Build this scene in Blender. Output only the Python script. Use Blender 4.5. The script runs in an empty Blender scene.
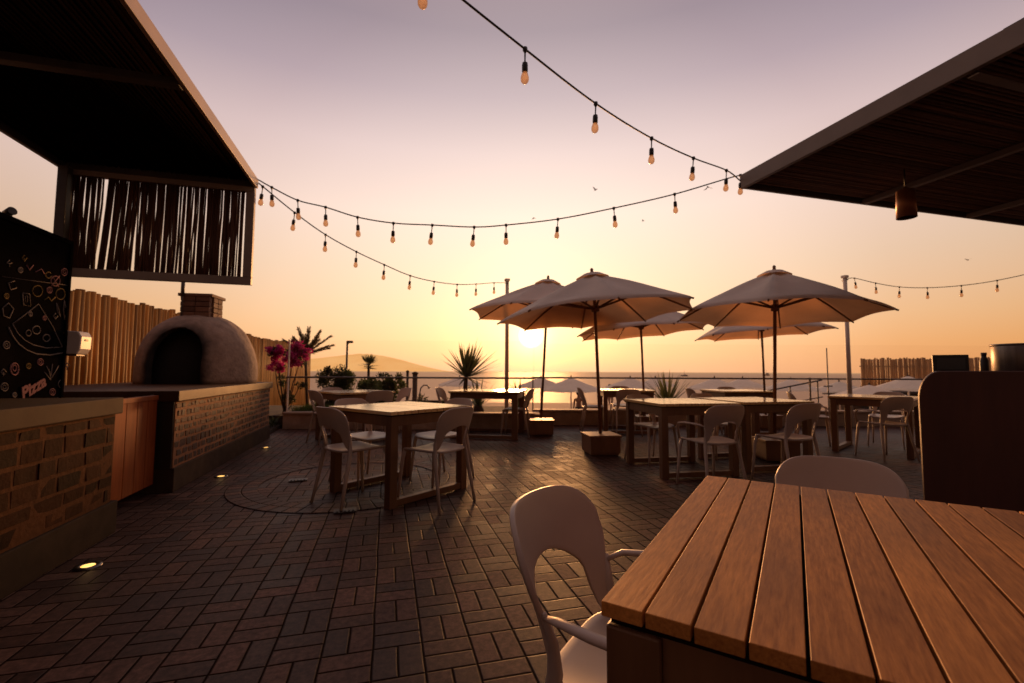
import bpy, bmesh, math, random
from mathutils import Vector, Matrix, noise as mnoise
random.seed(7)
PI = math.pi
sc = bpy.context.scene
col = sc.collection
R_ = math.radians

# ------------------------------------------------------------------ survey of the place
# world: +Y runs along the brick counters, Z up, terrace floor at z = 0
FPX, EYE = 455.0, 1.05
PITCH, YAW, ROLL = math.atan(30 / 455), R_(15.3), R_(0.25)
HEAD = Vector((math.sin(YAW), math.cos(YAW), 0))          # level heading of the camera (towards the sea)
SIDE = Vector((math.cos(YAW), -math.sin(YAW), 0))
cF = HEAD * math.cos(PITCH) + Vector((0, 0, math.sin(PITCH)))
cU0 = -HEAD * math.sin(PITCH) + Vector((0, 0, math.cos(PITCH)))
cR = SIDE * math.cos(ROLL) + cU0 * math.sin(ROLL)
cU = cU0 * math.cos(ROLL) - SIDE * math.sin(ROLL)
EYEP = Vector((0, 0, EYE))

def ray(u, v): return cF + cR * ((u - 512) / FPX) - cU * ((v - 341.5) / FPX)
def onz(u, v, z):
    d = ray(u, v); return EYEP + d * ((z - EYE) / d.z)
def onx(u, v, x):
    d = ray(u, v); return EYEP + d * (x / d.x)
def ond(u, v, dep): return EYEP + ray(u, v) * dep
def S(lat, dep, z=0.0):                                   # shore frame: lateral, towards the sea, height
    p = SIDE * lat + HEAD * dep; return Vector((p.x, p.y, z))
def SU(u, dep, z=0.0):                                    # bearing given as a picture column
    return S((u - 512) / FPX * dep, dep, z)
SHORE = -YAW                                              # z rotation of the shore frame

# ------------------------------------------------------------------ mesh builder
class MB:
    def __init__(self):
        self.bm = bmesh.new(); self.rl = self.bm.faces.layers.float.new('rnd'); self.r = None
    def face(self, vs, smooth=False, r=None):
        try: f = self.bm.faces.new(vs)
        except ValueError: return None
        f.smooth = smooth; f[self.rl] = random.random() if r is None else r
        return f
    def box(self, c, s, rz=0.0, mat=None, jit=0.0, taper=None, r=None):
        c = Vector(c); hx, hy, hz = s[0] / 2, s[1] / 2, s[2] / 2
        M = mat if mat is not None else Matrix.Rotation(rz, 3, 'Z')
        vs = []
        for dz in (-1, 1):
            k = 1 if (taper is None or dz < 0) else taper
            for dx, dy in ((-1, -1), (1, -1), (1, 1), (-1, 1)):
                p = Vector((dx * hx * k, dy * hy * k, dz * hz))
                if jit: p += Vector([random.uniform(-jit, jit) for _ in range(3)])
                vs.append(self.bm.verts.new(c + M @ p))
        r = random.random() if r is None else r
        for q in ((3, 2, 1, 0), (4, 5, 6, 7), (0, 1, 5, 4), (1, 2, 6, 5), (2, 3, 7, 6), (3, 0, 4, 7)):
            self.face([vs[i] for i in q], False, r)
        return self
    def span(self, x0, x1, y0, y1, z0, z1, **k):
        return self.box(((x0 + x1) / 2, (y0 + y1) / 2, (z0 + z1) / 2), (x1 - x0, y1 - y0, z1 - z0), **k)
    def tube(self, pts, rad, n=8, cap=True, flat=1.0, smooth=True, r=None, up=None):
        pts = [Vector(p) for p in pts]
        rads = rad if isinstance(rad, (list, tuple)) else [rad] * len(pts)
        r = random.random() if r is None else r
        rings = []; ref = Vector(up) if up else None
        for i, p in enumerate(pts):
            t = (pts[min(i + 1, len(pts) - 1)] - pts[max(i - 1, 0)])
            if t.length < 1e-9: t = Vector((0, 0, 1))
            t.normalize()
            if ref is None: ref = Vector((0, 0, 1)) if abs(t.z) < .9 else Vector((1, 0, 0))
            a = (ref - t * ref.dot(t))
            if a.length < 1e-6: a = Vector((0, 1, 0)) - t * t.y
            a.normalize(); b = t.cross(a)
            if up is None: ref = a
            rings.append([self.bm.verts.new(p + (a * math.cos(2 * PI * k / n) * flat + b * math.sin(2 * PI * k / n)) * rads[i]) for k in range(n)])
        for A, B in zip(rings, rings[1:]):
            for k in range(n): self.face([A[k], A[(k + 1) % n], B[(k + 1) % n], B[k]], smooth, r)
        if cap:
            self.face(rings[0][::-1], False, r); self.face(rings[-1], False, r)
        return self
    def lathe(self, prof, n=24, c=(0, 0, 0), smooth=True, r=None):
        c = Vector(c); r = random.random() if r is None else r
        rings = []
        for (q, z) in prof:
            if q < 1e-5: rings.append([self.bm.verts.new(c + Vector((0, 0, z)))])
            else: rings.append([self.bm.verts.new(c + Vector((q * math.cos(2 * PI * k / n), q * math.sin(2 * PI * k / n), z))) for k in range(n)])
        for A, B in zip(rings, rings[1:]):
            for k in range(n):
                k2 = (k + 1) % n
                if len(A) == 1 and len(B) == 1: continue
                if len(A) == 1: self.face([A[0], B[k2], B[k]], smooth, r)
                elif len(B) == 1: self.face([A[k], A[k2], B[0]], smooth, r)
                else: self.face([A[k], A[k2], B[k2], B[k]], smooth, r)
        return self
    def prism(self, poly, d, frame=None, smooth=False):
        # poly in a plane (x, z), extruded along local y by d
        M = frame or Matrix.Identity(4)
        a = [self.bm.verts.new(M @ Vector((x, 0, z))) for x, z in poly]
        b = [self.bm.verts.new(M @ Vector((x, d, z))) for x, z in poly]
        r = random.random(); n = len(poly)
        self.face(a, False, r); self.face(b[::-1], False, r)
        for i in range(n): self.face([a[(i + 1) % n], a[i], b[i], b[(i + 1) % n]], smooth, r)
        return self
    def poly(self, pts, smooth=False, r=None):
        return self.face([self.bm.verts.new(Vector(p)) for p in pts], smooth, r)
    def build(self, name, m, parent=None, loc=(0, 0, 0), rz=0.0, bevel=0.0, seg=2, normals=True):
        if normals: bmesh.ops.recalc_face_normals(self.bm, faces=self.bm.faces[:])
        me = bpy.data.meshes.new(name); self.bm.to_mesh(me); self.bm.free()
        me.materials.append(m)
        o = bpy.data.objects.new(name, me); col.objects.link(o)
        o.location = loc; o.rotation_euler = (0, 0, rz)
        if parent is not None: o.parent = parent
        if bevel:
            b = o.modifiers.new('bevel', 'BEVEL'); b.width = bevel; b.segments = seg; b.limit_method = 'ANGLE'; b.angle_limit = R_(40)
        return o

def empty(name, loc=(0, 0, 0), rz=0.0):
    o = bpy.data.objects.new(name, None); col.objects.link(o)
    o.location = loc; o.rotation_euler = (0, 0, rz); o.empty_display_size = .1
    return o
def tag(o, label=None, cat=None, group=None, kind=None):
    if label: o['label'] = label
    if cat: o['category'] = cat
    if group: o['group'] = group
    if kind: o['kind'] = kind
    return o
def copy_tree(o, parent=None):
    c = o.copy(); col.objects.link(c)
    if parent is not None: c.parent = parent
    for ch in list(o.children): copy_tree(ch, c)
    return c

# ------------------------------------------------------------------ materials
def nodes(name):
    m = bpy.data.materials.new(name); m.use_nodes = True
    nt = m.node_tree; nt.nodes.clear()
    out = nt.nodes.new('ShaderNodeOutputMaterial')
    return m, nt, out
def N(nt, t, **k):
    n = nt.nodes.new(t)
    for a, b in k.items(): setattr(n, a, b)
    return n
def MATH(nt, op, a, b=None, c=None, clamp=False):
    n = nt.nodes.new('ShaderNodeMath'); n.operation = op; n.use_clamp = clamp
    for i, x in enumerate((a, b, c)):
        if x is None: continue
        if isinstance(x, (int, float)): n.inputs[i].default_value = x
        else: nt.links.new(x, n.inputs[i])
    return n.outputs[0]
def MIXC(nt, f, a, b, blend='MIX'):
    n = nt.nodes.new('ShaderNodeMix'); n.data_type = 'RGBA'; n.blend_type = blend
    for s, x in (('Factor', f), ('A', a), ('B', b)):
        i = [q for q in n.inputs if q.name == s and q.type == ('VALUE' if s == 'Factor' else 'RGBA')][0]
        if isinstance(x, (int, float)): i.default_value = x
        elif isinstance(x, (tuple, list)): i.default_value = (*x[:3], 1)
        else: nt.links.new(x, i)
    return [q for q in n.outputs if q.type == 'RGBA'][0]
def RAMP(nt, f, stops):
    n = nt.nodes.new('ShaderNodeValToRGB'); e = n.color_ramp.elements
    while len(e) > 1: e.remove(e[-1])
    e[0].position = stops[0][0]; e[0].color = (*stops[0][1], 1)
    for p, c in stops[1:]:
        q = e.new(p); q.color = (*c, 1)
    nt.links.new(f, n.inputs[0]); return n.outputs[0]

def PM(name, c1, c2, rough=.6, scale=8, stretch=(1, 1, 1), bump=.15, rnd=.4, metal=0.0, spec=.5, coat=0.0, translucent=0.0, dirt=.35, dist=.004, rvar=.15, tcol=None, crough=.25, glowc=None):
    m, nt, out = nodes(name); L = nt.links.new
    tc = N(nt, 'ShaderNodeTexCoord'); oi = N(nt, 'ShaderNodeObjectInfo'); at = N(nt, 'ShaderNodeAttribute', attribute_name='rnd')
    add = N(nt, 'ShaderNodeVectorMath', operation='ADD'); L(tc.outputs['Object'], add.inputs[0])
    k = MATH(nt, 'ADD', MATH(nt, 'MULTIPLY', oi.outputs['Random'], 17.0), MATH(nt, 'MULTIPLY', at.outputs['Fac'], 9.0))
    cb = N(nt, 'ShaderNodeCombineXYZ'); L(k, cb.inputs[0]); L(k, cb.inputs[1]); L(k, cb.inputs[2]); L(cb.outputs[0], add.inputs[1])
    mp = N(nt, 'ShaderNodeMapping'); mp.inputs['Scale'].default_value = stretch; L(add.outputs[0], mp.inputs[0])
    n1 = N(nt, 'ShaderNodeTexNoise'); n1.inputs['Scale'].default_value = scale; n1.inputs['Detail'].default_value = 7; n1.inputs['Roughness'].default_value = .62
    L(mp.outputs[0], n1.inputs['Vector'])
    n2 = N(nt, 'ShaderNodeTexNoise'); n2.inputs['Scale'].default_value = 2.3; n2.inputs['Detail'].default_value = 5; L(add.outputs[0], n2.inputs['Vector'])
    st = MATH(nt, 'MULTIPLY_ADD', MATH(nt, 'SUBTRACT', n1.outputs[0], .5), 2.0, .5, clamp=True)
    f = MATH(nt, 'ADD', MATH(nt, 'MULTIPLY', st, 1 - rnd), MATH(nt, 'MULTIPLY', at.outputs['Fac'], rnd))
    c = RAMP(nt, f, [(0.05, c1), (.95, c2)])
    d = MATH(nt, 'MULTIPLY_ADD', MATH(nt, 'SUBTRACT', n2.outputs[0], .35), 2.2, 0, clamp=True)
    dk = MIXC(nt, MATH(nt, 'MULTIPLY', MATH(nt, 'SUBTRACT', 1.0, d), dirt), c, tuple(x * .45 for x in c1))
    b = N(nt, 'ShaderNodeBsdfPrincipled'); L(dk, b.inputs['Base Color'])
    L(MATH(nt, 'ADD', rough - rvar / 2, MATH(nt, 'MULTIPLY', n2.outputs[0], rvar)), b.inputs['Roughness'])
    b.inputs['Metallic'].default_value = metal; b.inputs['Specular IOR Level'].default_value = spec
    b.inputs['Coat IOR'].default_value = 1.65; b.inputs['Coat Weight'].default_value = coat; b.inputs['Coat Roughness'].default_value = crough
    if glowc: b.inputs['Emission Color'].default_value = (*glowc, 1); b.inputs['Emission Strength'].default_value = 1.0
    if bump:
        bp = N(nt, 'ShaderNodeBump'); bp.inputs['Strength'].default_value = bump; bp.inputs['Distance'].default_value = dist
        L(n1.outputs[0], bp.inputs['Height']); L(bp.outputs[0], b.inputs['Normal'])
    sh = b.outputs[0]
    if translucent:
        t = N(nt, 'ShaderNodeBsdfTranslucent'); L(dk if tcol is None else MIXC(nt, 1.0, dk, tcol, 'MULTIPLY'), t.inputs[0])
        mx = N(nt, 'ShaderNodeMixShader'); mx.inputs[0].default_value = translucent
        L(sh, mx.inputs[1]); L(t.outputs[0], mx.inputs[2]); sh = mx.outputs[0]
    L(sh, out.inputs[0]); return m

M = {}
M['teak'] = PM('teak_planks', (.30, .098, .021), (.92, .385, .090), .55, 190, (1.0, .10, 1.0), .22, .28, coat=0.0, dirt=.55, dist=.002, spec=.16)
M['teak_old'] = PM('teak_varnished', (.44, .24, .075), (.80, .52, .21), .30, 40, (1.0, .07, 1.0), .05, .35, dirt=.2, dist=.001, spec=.5, coat=1.0, crough=.11)
M['teak_leg'] = PM('teak_frame', (.12, .050, .020), (.24, .11, .045), .5, 22, (1, 1, .12), .25, .3, dirt=.3, dist=.002)
M['plastic'] = PM('ivory_plastic', (.53, .41, .33), (.63, .51, .42), .42, 3, (1, 1, 1), .03, .1, dirt=.25, dist=.002, translucent=.17)
M['canvas'] = PM('cream_canvas', (.86, .79, .69), (.92, .86, .77), .9, 60, (1, 1, 1), .2, .12, translucent=.30, tcol=(1.0, .52, .25), dirt=.3, spec=.15)
M['canvas_far'] = PM('white_canvas', (.84, .78, .74), (.92, .88, .85), .85, 20, (1, 1, 1), .1, .15, translucent=.6, dirt=.25, spec=.15, glowc=(.20, .145, .108))  # sunlit haze over the beach painted on as a faint glow
M['pole_wood'] = PM('varnished_pole', (.16, .066, .026), (.30, .135, .055), .42, 14, (1, 1, .1), .1, .3, dirt=.3)
M['box_wood'] = PM('box_boards', (.16, .07, .03), (.34, .16, .07), .5, 16, (1, .2, .2), .2, .3, dirt=.3)
M['steel_dark'] = PM('dark_steel', (.055, .045, .040), (.10, .082, .072), .5, 8, bump=.05, rnd=.2, metal=.0)
M['steel_fascia'] = PM('painted_fascia', (.44, .32, .24), (.54, .40, .31), .5, 5, bump=.05, rnd=.2)
M['fascia_grey'] = PM('grey_fascia', (.17, .14, .125), (.23, .19, .17), .55, 5, bump=.06, rnd=.2)
M['screen_frame'] = PM('grey_screen_frame', (.30, .25, .225), (.40, .34, .31), .55, 6, bump=.06, rnd=.2)
M['reed'] = PM('shaded_reeds', (.006, .003, .002), (.018, .009, .006), 1.0, 14, (1, 1, 1), .0, .7, spec=0.0)  # shade under the left canopy painted into the reed colour
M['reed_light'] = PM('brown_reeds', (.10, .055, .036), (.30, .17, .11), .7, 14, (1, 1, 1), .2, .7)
M['stick'] = PM('dry_sticks', (.055, .022, .014), (.17, .075, .045), .7, 30, (1, 1, .2), .4, .6)
M['fence'] = PM('bamboo_poles', (.30, .15, .022), (.88, .54, .14), .6, 14, (1, 1, .12), .3, .55, dirt=.35, translucent=.55, tcol=(1.0, .86, .5))
M['fence_far'] = PM('pale_cane', (.42, .26, .11), (.85, .62, .34), .6, 14, (1, 1, .12), .2, .6, translucent=.35)
M['concrete'] = PM('concrete', (.045, .025, .015), (.10, .060, .038), .85, 9, bump=.25, rnd=.1, dirt=.55, spec=.15)
M['concrete_low'] = PM('flare_lit_concrete', (.34, .24, .17), (.55, .41, .30), .85, 9, bump=.25, rnd=.1, dirt=.4)  # lighter copy of the concrete, sun flare on the low walls painted in
M['slab_pale'] = PM('pale_coping', (.30, .21, .15), (.46, .34, .25), .7, 9, bump=.2, rnd=.1, dirt=.3)
M['slab'] = PM('stone_slab', (.055, .023, .010), (.12, .055, .026), .6, 7, bump=.18, rnd=.15, dirt=.5, spec=.12)
M['mortar'] = PM('mortar', (.20, .076, .026), (.40, .165, .062), .9, 30, bump=.6, rnd=.1, dirt=.4, dist=.008)
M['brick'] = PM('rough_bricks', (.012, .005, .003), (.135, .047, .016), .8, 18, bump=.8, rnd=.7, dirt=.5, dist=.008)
M['brick_near'] = PM('shaded_bricks', (.008, .003, .0014), (.070, .024, .009), .88, 18, bump=.8, rnd=.7, dirt=.5, dist=.008, spec=.06)  # brick colours darkened to paint in the shade on the near counter
M['mortar_near'] = PM('shaded_mortar', (.070, .026, .009), (.135, .054, .020), .95, 30, bump=.6, rnd=.1, dirt=.5, dist=.008, spec=.1)  # mortar darkened with the same painted shade
M['concrete_near'] = PM('shaded_concrete', (.020, .011, .007), (.050, .030, .019), .9, 9, bump=.25, rnd=.1, dirt=.55, spec=.15)  # plinth concrete with the near counter's shade painted in
M['slab_near'] = PM('shaded_slab', (.026, .011, .006), (.058, .028, .014), .75, 7, bump=.25, rnd=.15, dirt=.55, spec=.10)  # countertop darkened too, shade put into its colour
M['adobe'] = PM('adobe', (.26, .18, .135), (.48, .35, .27), .92, 11, bump=.9, rnd=.05, dirt=.5, dist=.02)
M['soot'] = PM('soot', (.004, .003, .003), (.010, .008, .007), .95, 6, bump=.2, rnd=.1)
M['chim_brick'] = PM('chimney_bricks', (.10, .050, .034), (.30, .16, .10), .85, 14, bump=.6, rnd=.6, dist=.006)
M['door'] = PM('orange_door', (.17, .032, .005), (.42, .100, .016), .7, 20, (1, 1, .08), .15, .2, dirt=.5, spec=.15)
M['chalk_board'] = PM('black_board', (.0035, .0028, .0028), (.008, .0065, .006), 1.0, 4, bump=.0, rnd=.1, spec=0.0)
def chalk(n, c): return PM('chalk_' + n, tuple(x * .6 for x in c), c, .95, 60, bump=0, rnd=.2, dirt=.5, spec=.05)
M['chalk_w'] = chalk('white', (.20, .17, .165)); M['chalk_p'] = chalk('pink', (.30, .15, .16)); M['chalk_y'] = chalk('ochre', (.22, .15, .06))
M['white_box'] = PM('white_plastic', (.55, .50, .47), (.66, .61, .57), .4, 4, bump=.02, rnd=.1, dirt=.2)
M['bar_wood'] = PM('dark_bar_wood', (.060, .016, .009), (.110, .031, .016), .5, 16, (1, 1, .12), .12, .3)
M['black'] = PM('black_plastic', (.010, .009, .009), (.02, .018, .017), .45, 6, bump=.05, rnd=.2)
M['screen'] = PM('dark_screen', (.030, .032, .034), (.05, .052, .055), .3, 3, bump=.0, rnd=.1)
M['inox'] = PM('brushed_steel', (.10, .088, .08), (.20, .175, .16), .36, 40, (1, 1, .02), .1, .1, metal=.95, dirt=.3)
M['cable'] = PM('black_cable', (.012, .010, .010), (.02, .018, .017), .6, 6, bump=0, rnd=.2)
M['rail'] = PM('bronze_rail', (.10, .078, .064), (.16, .125, .105), .4, 6, bump=.02, rnd=.1, metal=.5)
M['post_pale'] = PM('pale_post', (.80, .70, .60), (.90, .82, .74), .55, 6, bump=.08, rnd=.2)
M['rust'] = PM('copper_shade', (.20, .075, .035), (.38, .16, .08), .42, 8, bump=.1, rnd=.2, metal=.5)
M['sand'] = PM('beach_sand', (.38, .245, .16), (.56, .38, .25), .95, .9, bump=.6, rnd=0, dirt=.3, dist=.05)
M['soil'] = PM('garden_soil', (.030, .020, .013), (.08, .055, .035), .95, 9, bump=.8, rnd=0, dist=.03)
M['leaf'] = PM('shrub_leaf', (.045, .062, .014), (.14, .165, .042), .5, 4, bump=0, rnd=.8, translucent=.5, dirt=.2)
M['leaf_dark'] = PM('dark_leaf', (.026, .036, .012), (.085, .10, .034), .5, 4, bump=0, rnd=.8, translucent=.42, dirt=.2)
M['grass'] = PM('grass_blade', (.045, .085, .014), (.12, .18, .035), .55, 4, bump=0, rnd=.8, translucent=.4, dirt=.2)
M['agave'] = PM('agave_blade', (.07, .082, .026), (.20, .21, .075), .45, 4, bump=0, rnd=.8, translucent=.4, dirt=.2)
M['plume'] = PM('dry_frond', (.10, .070, .030), (.22, .16, .075), .6, 4, bump=0, rnd=.8, translucent=.35, dirt=.2)
M['bloom'] = PM('pink_bract', (.42, .012, .15), (.72, .05, .32), .6, 4, bump=0, rnd=.8, translucent=.45, dirt=.1)
M['bark'] = PM('bark', (.05, .032, .022), (.12, .08, .055), .9, 16, bump=.6, rnd=.2, dist=.01)
M['gap_shade'] = PM('gap_shade_dark', (.010, .006, .004), (.022, .013, .009), .9, 9, bump=0, rnd=.2, spec=.05)  # dark colour that paints shade behind the plank gaps
M['bird'] = PM('bird_dark', (.03, .022, .02), (.06, .045, .04), .7, 6, bump=0, rnd=.3)
M['skin'] = PM('skin', (.30, .16, .10), (.38, .21, .14), .55, 5, bump=0, rnd=.1)
M['cloth_d'] = PM('dark_cloth', (.03, .025, .03), (.06, .05, .055), .85, 9, bump=0, rnd=.2)
M['hair'] = PM('dark_hair', (.012, .008, .006), (.03, .02, .015), .6, 9, bump=0, rnd=.2)
M['terracotta'] = PM('dark_pot', (.05, .04, .035), (.11, .085, .07), .8, 9, bump=.2, rnd=.2)

def glass_mat():
    m, nt, out = nodes('balustrade_glass'); L = nt.links.new
    t = N(nt, 'ShaderNodeBsdfTransparent'); t.inputs[0].default_value = (.99, .985, .975, 1)
    g = N(nt, 'ShaderNodeBsdfGlossy'); g.inputs['Roughness'].default_value = .03
    tc = N(nt, 'ShaderNodeTexCoord'); n = N(nt, 'ShaderNodeTexNoise'); n.inputs['Scale'].default_value = 3; L(tc.outputs['Object'], n.inputs['Vector'])
    d = N(nt, 'ShaderNodeBsdfDiffuse'); d.inputs[0].default_value = (.6, .5, .42, 1)
    fr = N(nt, 'ShaderNodeFresnel'); fr.inputs[0].default_value = 1.2
    a = N(nt, 'ShaderNodeMixShader'); L(fr.outputs[0], a.inputs[0]); L(t.outputs[0], a.inputs[1]); L(g.outputs[0], a.inputs[2])
    b = N(nt, 'ShaderNodeMixShader'); L(MATH(nt, 'MULTIPLY', n.outputs[0], .03), b.inputs[0]); L(a.outputs[0], b.inputs[1]); L(d.outputs[0], b.inputs[2])
    L(b.outputs[0], out.inputs[0]); return m
M['glass'] = glass_mat()

def bulb_mat():
    m, nt, out = nodes('bulb_glass'); L = nt.links.new
    tc = N(nt, 'ShaderNodeTexCoord'); n = N(nt, 'ShaderNodeTexNoise'); n.inputs['Scale'].default_value = 40; L(tc.outputs['Object'], n.inputs['Vector'])
    c = RAMP(nt, n.outputs[0], [(.3, (.80, .60, .44)), (.7, (.95, .78, .60))])
    t = N(nt, 'ShaderNodeBsdfTranslucent'); L(c, t.inputs[0])
    tr = N(nt, 'ShaderNodeBsdfTransparent'); tr.inputs[0].default_value = (.97, .84, .68, 1)
    b = N(nt, 'ShaderNodeBsdfPrincipled'); L(c, b.inputs['Base Color']); b.inputs['Roughness'].default_value = .12
    a = N(nt, 'ShaderNodeMixShader'); a.inputs[0].default_value = .5; L(t.outputs[0], a.inputs[1]); L(tr.outputs[0], a.inputs[2])
    q = N(nt, 'ShaderNodeMixShader'); q.inputs[0].default_value = .3; L(a.outputs[0], q.inputs[1]); L(b.outputs[0], q.inputs[2])
    L(q.outputs[0], out.inputs[0]); return m
M['bulb'] = bulb_mat()

def lamp_mat():
    m, nt, out = nodes('ground_lamp_lens')
    tc = N(nt, 'ShaderNodeTexCoord'); n = N(nt, 'ShaderNodeTexNoise'); n.inputs['Scale'].default_value = 30; nt.links.new(tc.outputs['Object'], n.inputs['Vector'])
    e = N(nt, 'ShaderNodeEmission'); nt.links.new(RAMP(nt, n.outputs[0], [(.35, (1, .42, .07)), (.65, (1, .62, .2))]), e.inputs[0]); e.inputs[1].default_value = 2.2
    nt.links.new(e.outputs[0], out.inputs[0]); return m
M['lamp_lens'] = lamp_mat()

def paver_mat(polar=None):
    m, nt, out = nodes('clay_pavers' if polar is None else 'ring_pavers'); L = nt.links.new
    tc = N(nt, 'ShaderNodeTexCoord')
    # a little wobble so the joints are not ruler straight
    wn = N(nt, 'ShaderNodeTexNoise'); wn.inputs['Scale'].default_value = 2.2; wn.inputs['Detail'].default_value = 2; L(tc.outputs['Object'], wn.inputs['Vector'])
    wsub = N(nt, 'ShaderNodeVectorMath', operation='SUBTRACT'); L(wn.outputs['Color'], wsub.inputs[0]); wsub.inputs[1].default_value = (.5, .5, .5)
    wsc = N(nt, 'ShaderNodeVectorMath', operation='SCALE'); L(wsub.outputs[0], wsc.inputs[0]); wsc.inputs['Scale'].default_value = .013
    wad = N(nt, 'ShaderNodeVectorMath', operation='ADD'); L(tc.outputs['Object'], wad.inputs[0]); L(wsc.outputs[0], wad.inputs[1])
    sp = N(nt, 'ShaderNodeSeparateXYZ'); L(wad.outputs[0], sp.inputs[0])
    X, Y = sp.outputs[0], sp.outputs[1]
    if polar is None:
        B = .182
        gx, gy = MATH(nt, 'DIVIDE', MATH(nt, 'ADD', X, 40.07), B), MATH(nt, 'DIVIDE', MATH(nt, 'ADD', Y, 40.0), B)
        ix, iy = MATH(nt, 'FLOOR', gx), MATH(nt, 'FLOOR', gy)
        fx, fy = MATH(nt, 'SUBTRACT', gx, ix), MATH(nt, 'SUBTRACT', gy, iy)
        par = MATH(nt, 'MODULO', MATH(nt, 'ADD', ix, iy), 2.0)
        def sel(a, b):  # par ? a : b
            return MATH(nt, 'ADD', MATH(nt, 'MULTIPLY', par, a), MATH(nt, 'MULTIPLY', MATH(nt, 'SUBTRACT', 1.0, par), b))
        s, l = sel(fx, fy), sel(fy, fx)      # s: across the two bricks, l: along
        s2 = MATH(nt, 'MULTIPLY', s, 2.0); half = MATH(nt, 'FLOOR', s2); sf = MATH(nt, 'SUBTRACT', s2, half)
        eS = MATH(nt, 'MULTIPLY', MATH(nt, 'MINIMUM', sf, MATH(nt, 'SUBTRACT', 1.0, sf)), B / 2)
        eL = MATH(nt, 'MULTIPLY', MATH(nt, 'MINIMUM', l, MATH(nt, 'SUBTRACT', 1.0, l)), B)
        idv = N(nt, 'ShaderNodeCombineXYZ'); L(ix, idv.inputs[0]); L(iy, idv.inputs[1]); L(half, idv.inputs[2])
    else:
        rad = MATH(nt, 'SQRT', MATH(nt, 'ADD', MATH(nt, 'MULTIPLY', X, X), MATH(nt, 'MULTIPLY', Y, Y)))
        ang = MATH(nt, 'ARCTAN2', Y, X)
        r0, w, k = polar
        gr, ga = MATH(nt, 'DIVIDE', MATH(nt, 'SUBTRACT', rad, r0), w), MATH(nt, 'MULTIPLY', ang, k)
        ir, ia = MATH(nt, 'FLOOR', gr), MATH(nt, 'FLOOR', ga)
        fr, fa = MATH(nt, 'SUBTRACT', gr, ir), MATH(nt, 'SUBTRACT', ga, ia)
        eS = MATH(nt, 'MULTIPLY', MATH(nt, 'MINIMUM', fr, MATH(nt, 'SUBTRACT', 1.0, fr)), w)
        eL = MATH(nt, 'MULTIPLY', MATH(nt, 'MINIMUM', fa, MATH(nt, 'SUBTRACT', 1.0, fa)), r0 / k)
        idv = N(nt, 'ShaderNodeCombineXYZ'); L(ir, idv.inputs[0]); L(ia, idv.inputs[1])
    e = MATH(nt, 'MINIMUM', eS, eL)
    mr = N(nt, 'ShaderNodeMapRange', interpolation_type='SMOOTHSTEP'); mr.inputs['From Min'].default_value = .0008; mr.inputs['From Max'].default_value = .0080
    L(e, mr.inputs['Value']); brick = mr.outputs[0]
    wh = N(nt, 'ShaderNodeTexWhiteNoise', noise_dimensions='3D'); L(idv.outputs[0], wh.inputs['Vector'])
    gr = N(nt, 'ShaderNodeTexNoise'); gr.inputs['Scale'].default_value = 34; gr.inputs['Detail'].default_value = 8; gr.inputs['Roughness'].default_value = .7; L(tc.outputs['Object'], gr.inputs['Vector'])
    bl = N(nt, 'ShaderNodeTexNoise'); bl.inputs['Scale'].default_value = .9; bl.inputs['Detail'].default_value = 6; L(tc.outputs['Object'], bl.inputs['Vector'])
    f = MATH(nt, 'ADD', MATH(nt, 'MULTIPLY', wh.outputs[0], .42), MATH(nt, 'MULTIPLY_ADD', MATH(nt, 'SUBTRACT', gr.outputs[0], .5), 1.3, .29))
    c = RAMP(nt, f, [(.15, (.028, .0135, .0098)), (.5, (.088, .043, .0305)), (.85, (.205, .104, .074))])
    c = MIXC(nt, MATH(nt, 'MULTIPLY', MATH(nt, 'MULTIPLY_ADD', bl.outputs[0], 3.2, -1.15, clamp=True), .65), c, (.030, .018, .014))
    c = MIXC(nt, brick, (.013, .007, .005), c)
    b = N(nt, 'ShaderNodeBsdfPrincipled'); L(c, b.inputs['Base Color'])
    L(MATH(nt, 'ADD', .44, MATH(nt, 'ADD', MATH(nt, 'MULTIPLY', wh.outputs[0], .14), MATH(nt, 'MULTIPLY', bl.outputs[0], .16))), b.inputs['Roughness'])
    L(MATH(nt, 'MULTIPLY', brick, .15), b.inputs['Specular IOR Level'])
    h = MATH(nt, 'ADD', MATH(nt, 'ADD', MATH(nt, 'MULTIPLY', brick, 1.0), MATH(nt, 'MULTIPLY', gr.outputs[0], .32)), MATH(nt, 'MULTIPLY', MATH(nt, 'MULTIPLY', wh.outputs[0], brick), .45))
    bp = N(nt, 'ShaderNodeBump'); bp.inputs['Strength'].default_value = .6; bp.inputs['Distance'].default_value = .0036
    L(h, bp.inputs['Height']); L(bp.outputs[0], b.inputs['Normal'])
    L(b.outputs[0], out.inputs[0]); return m
M['pavers'] = paver_mat(); M['ring'] = paver_mat((.80, .125, 9.0))

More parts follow.
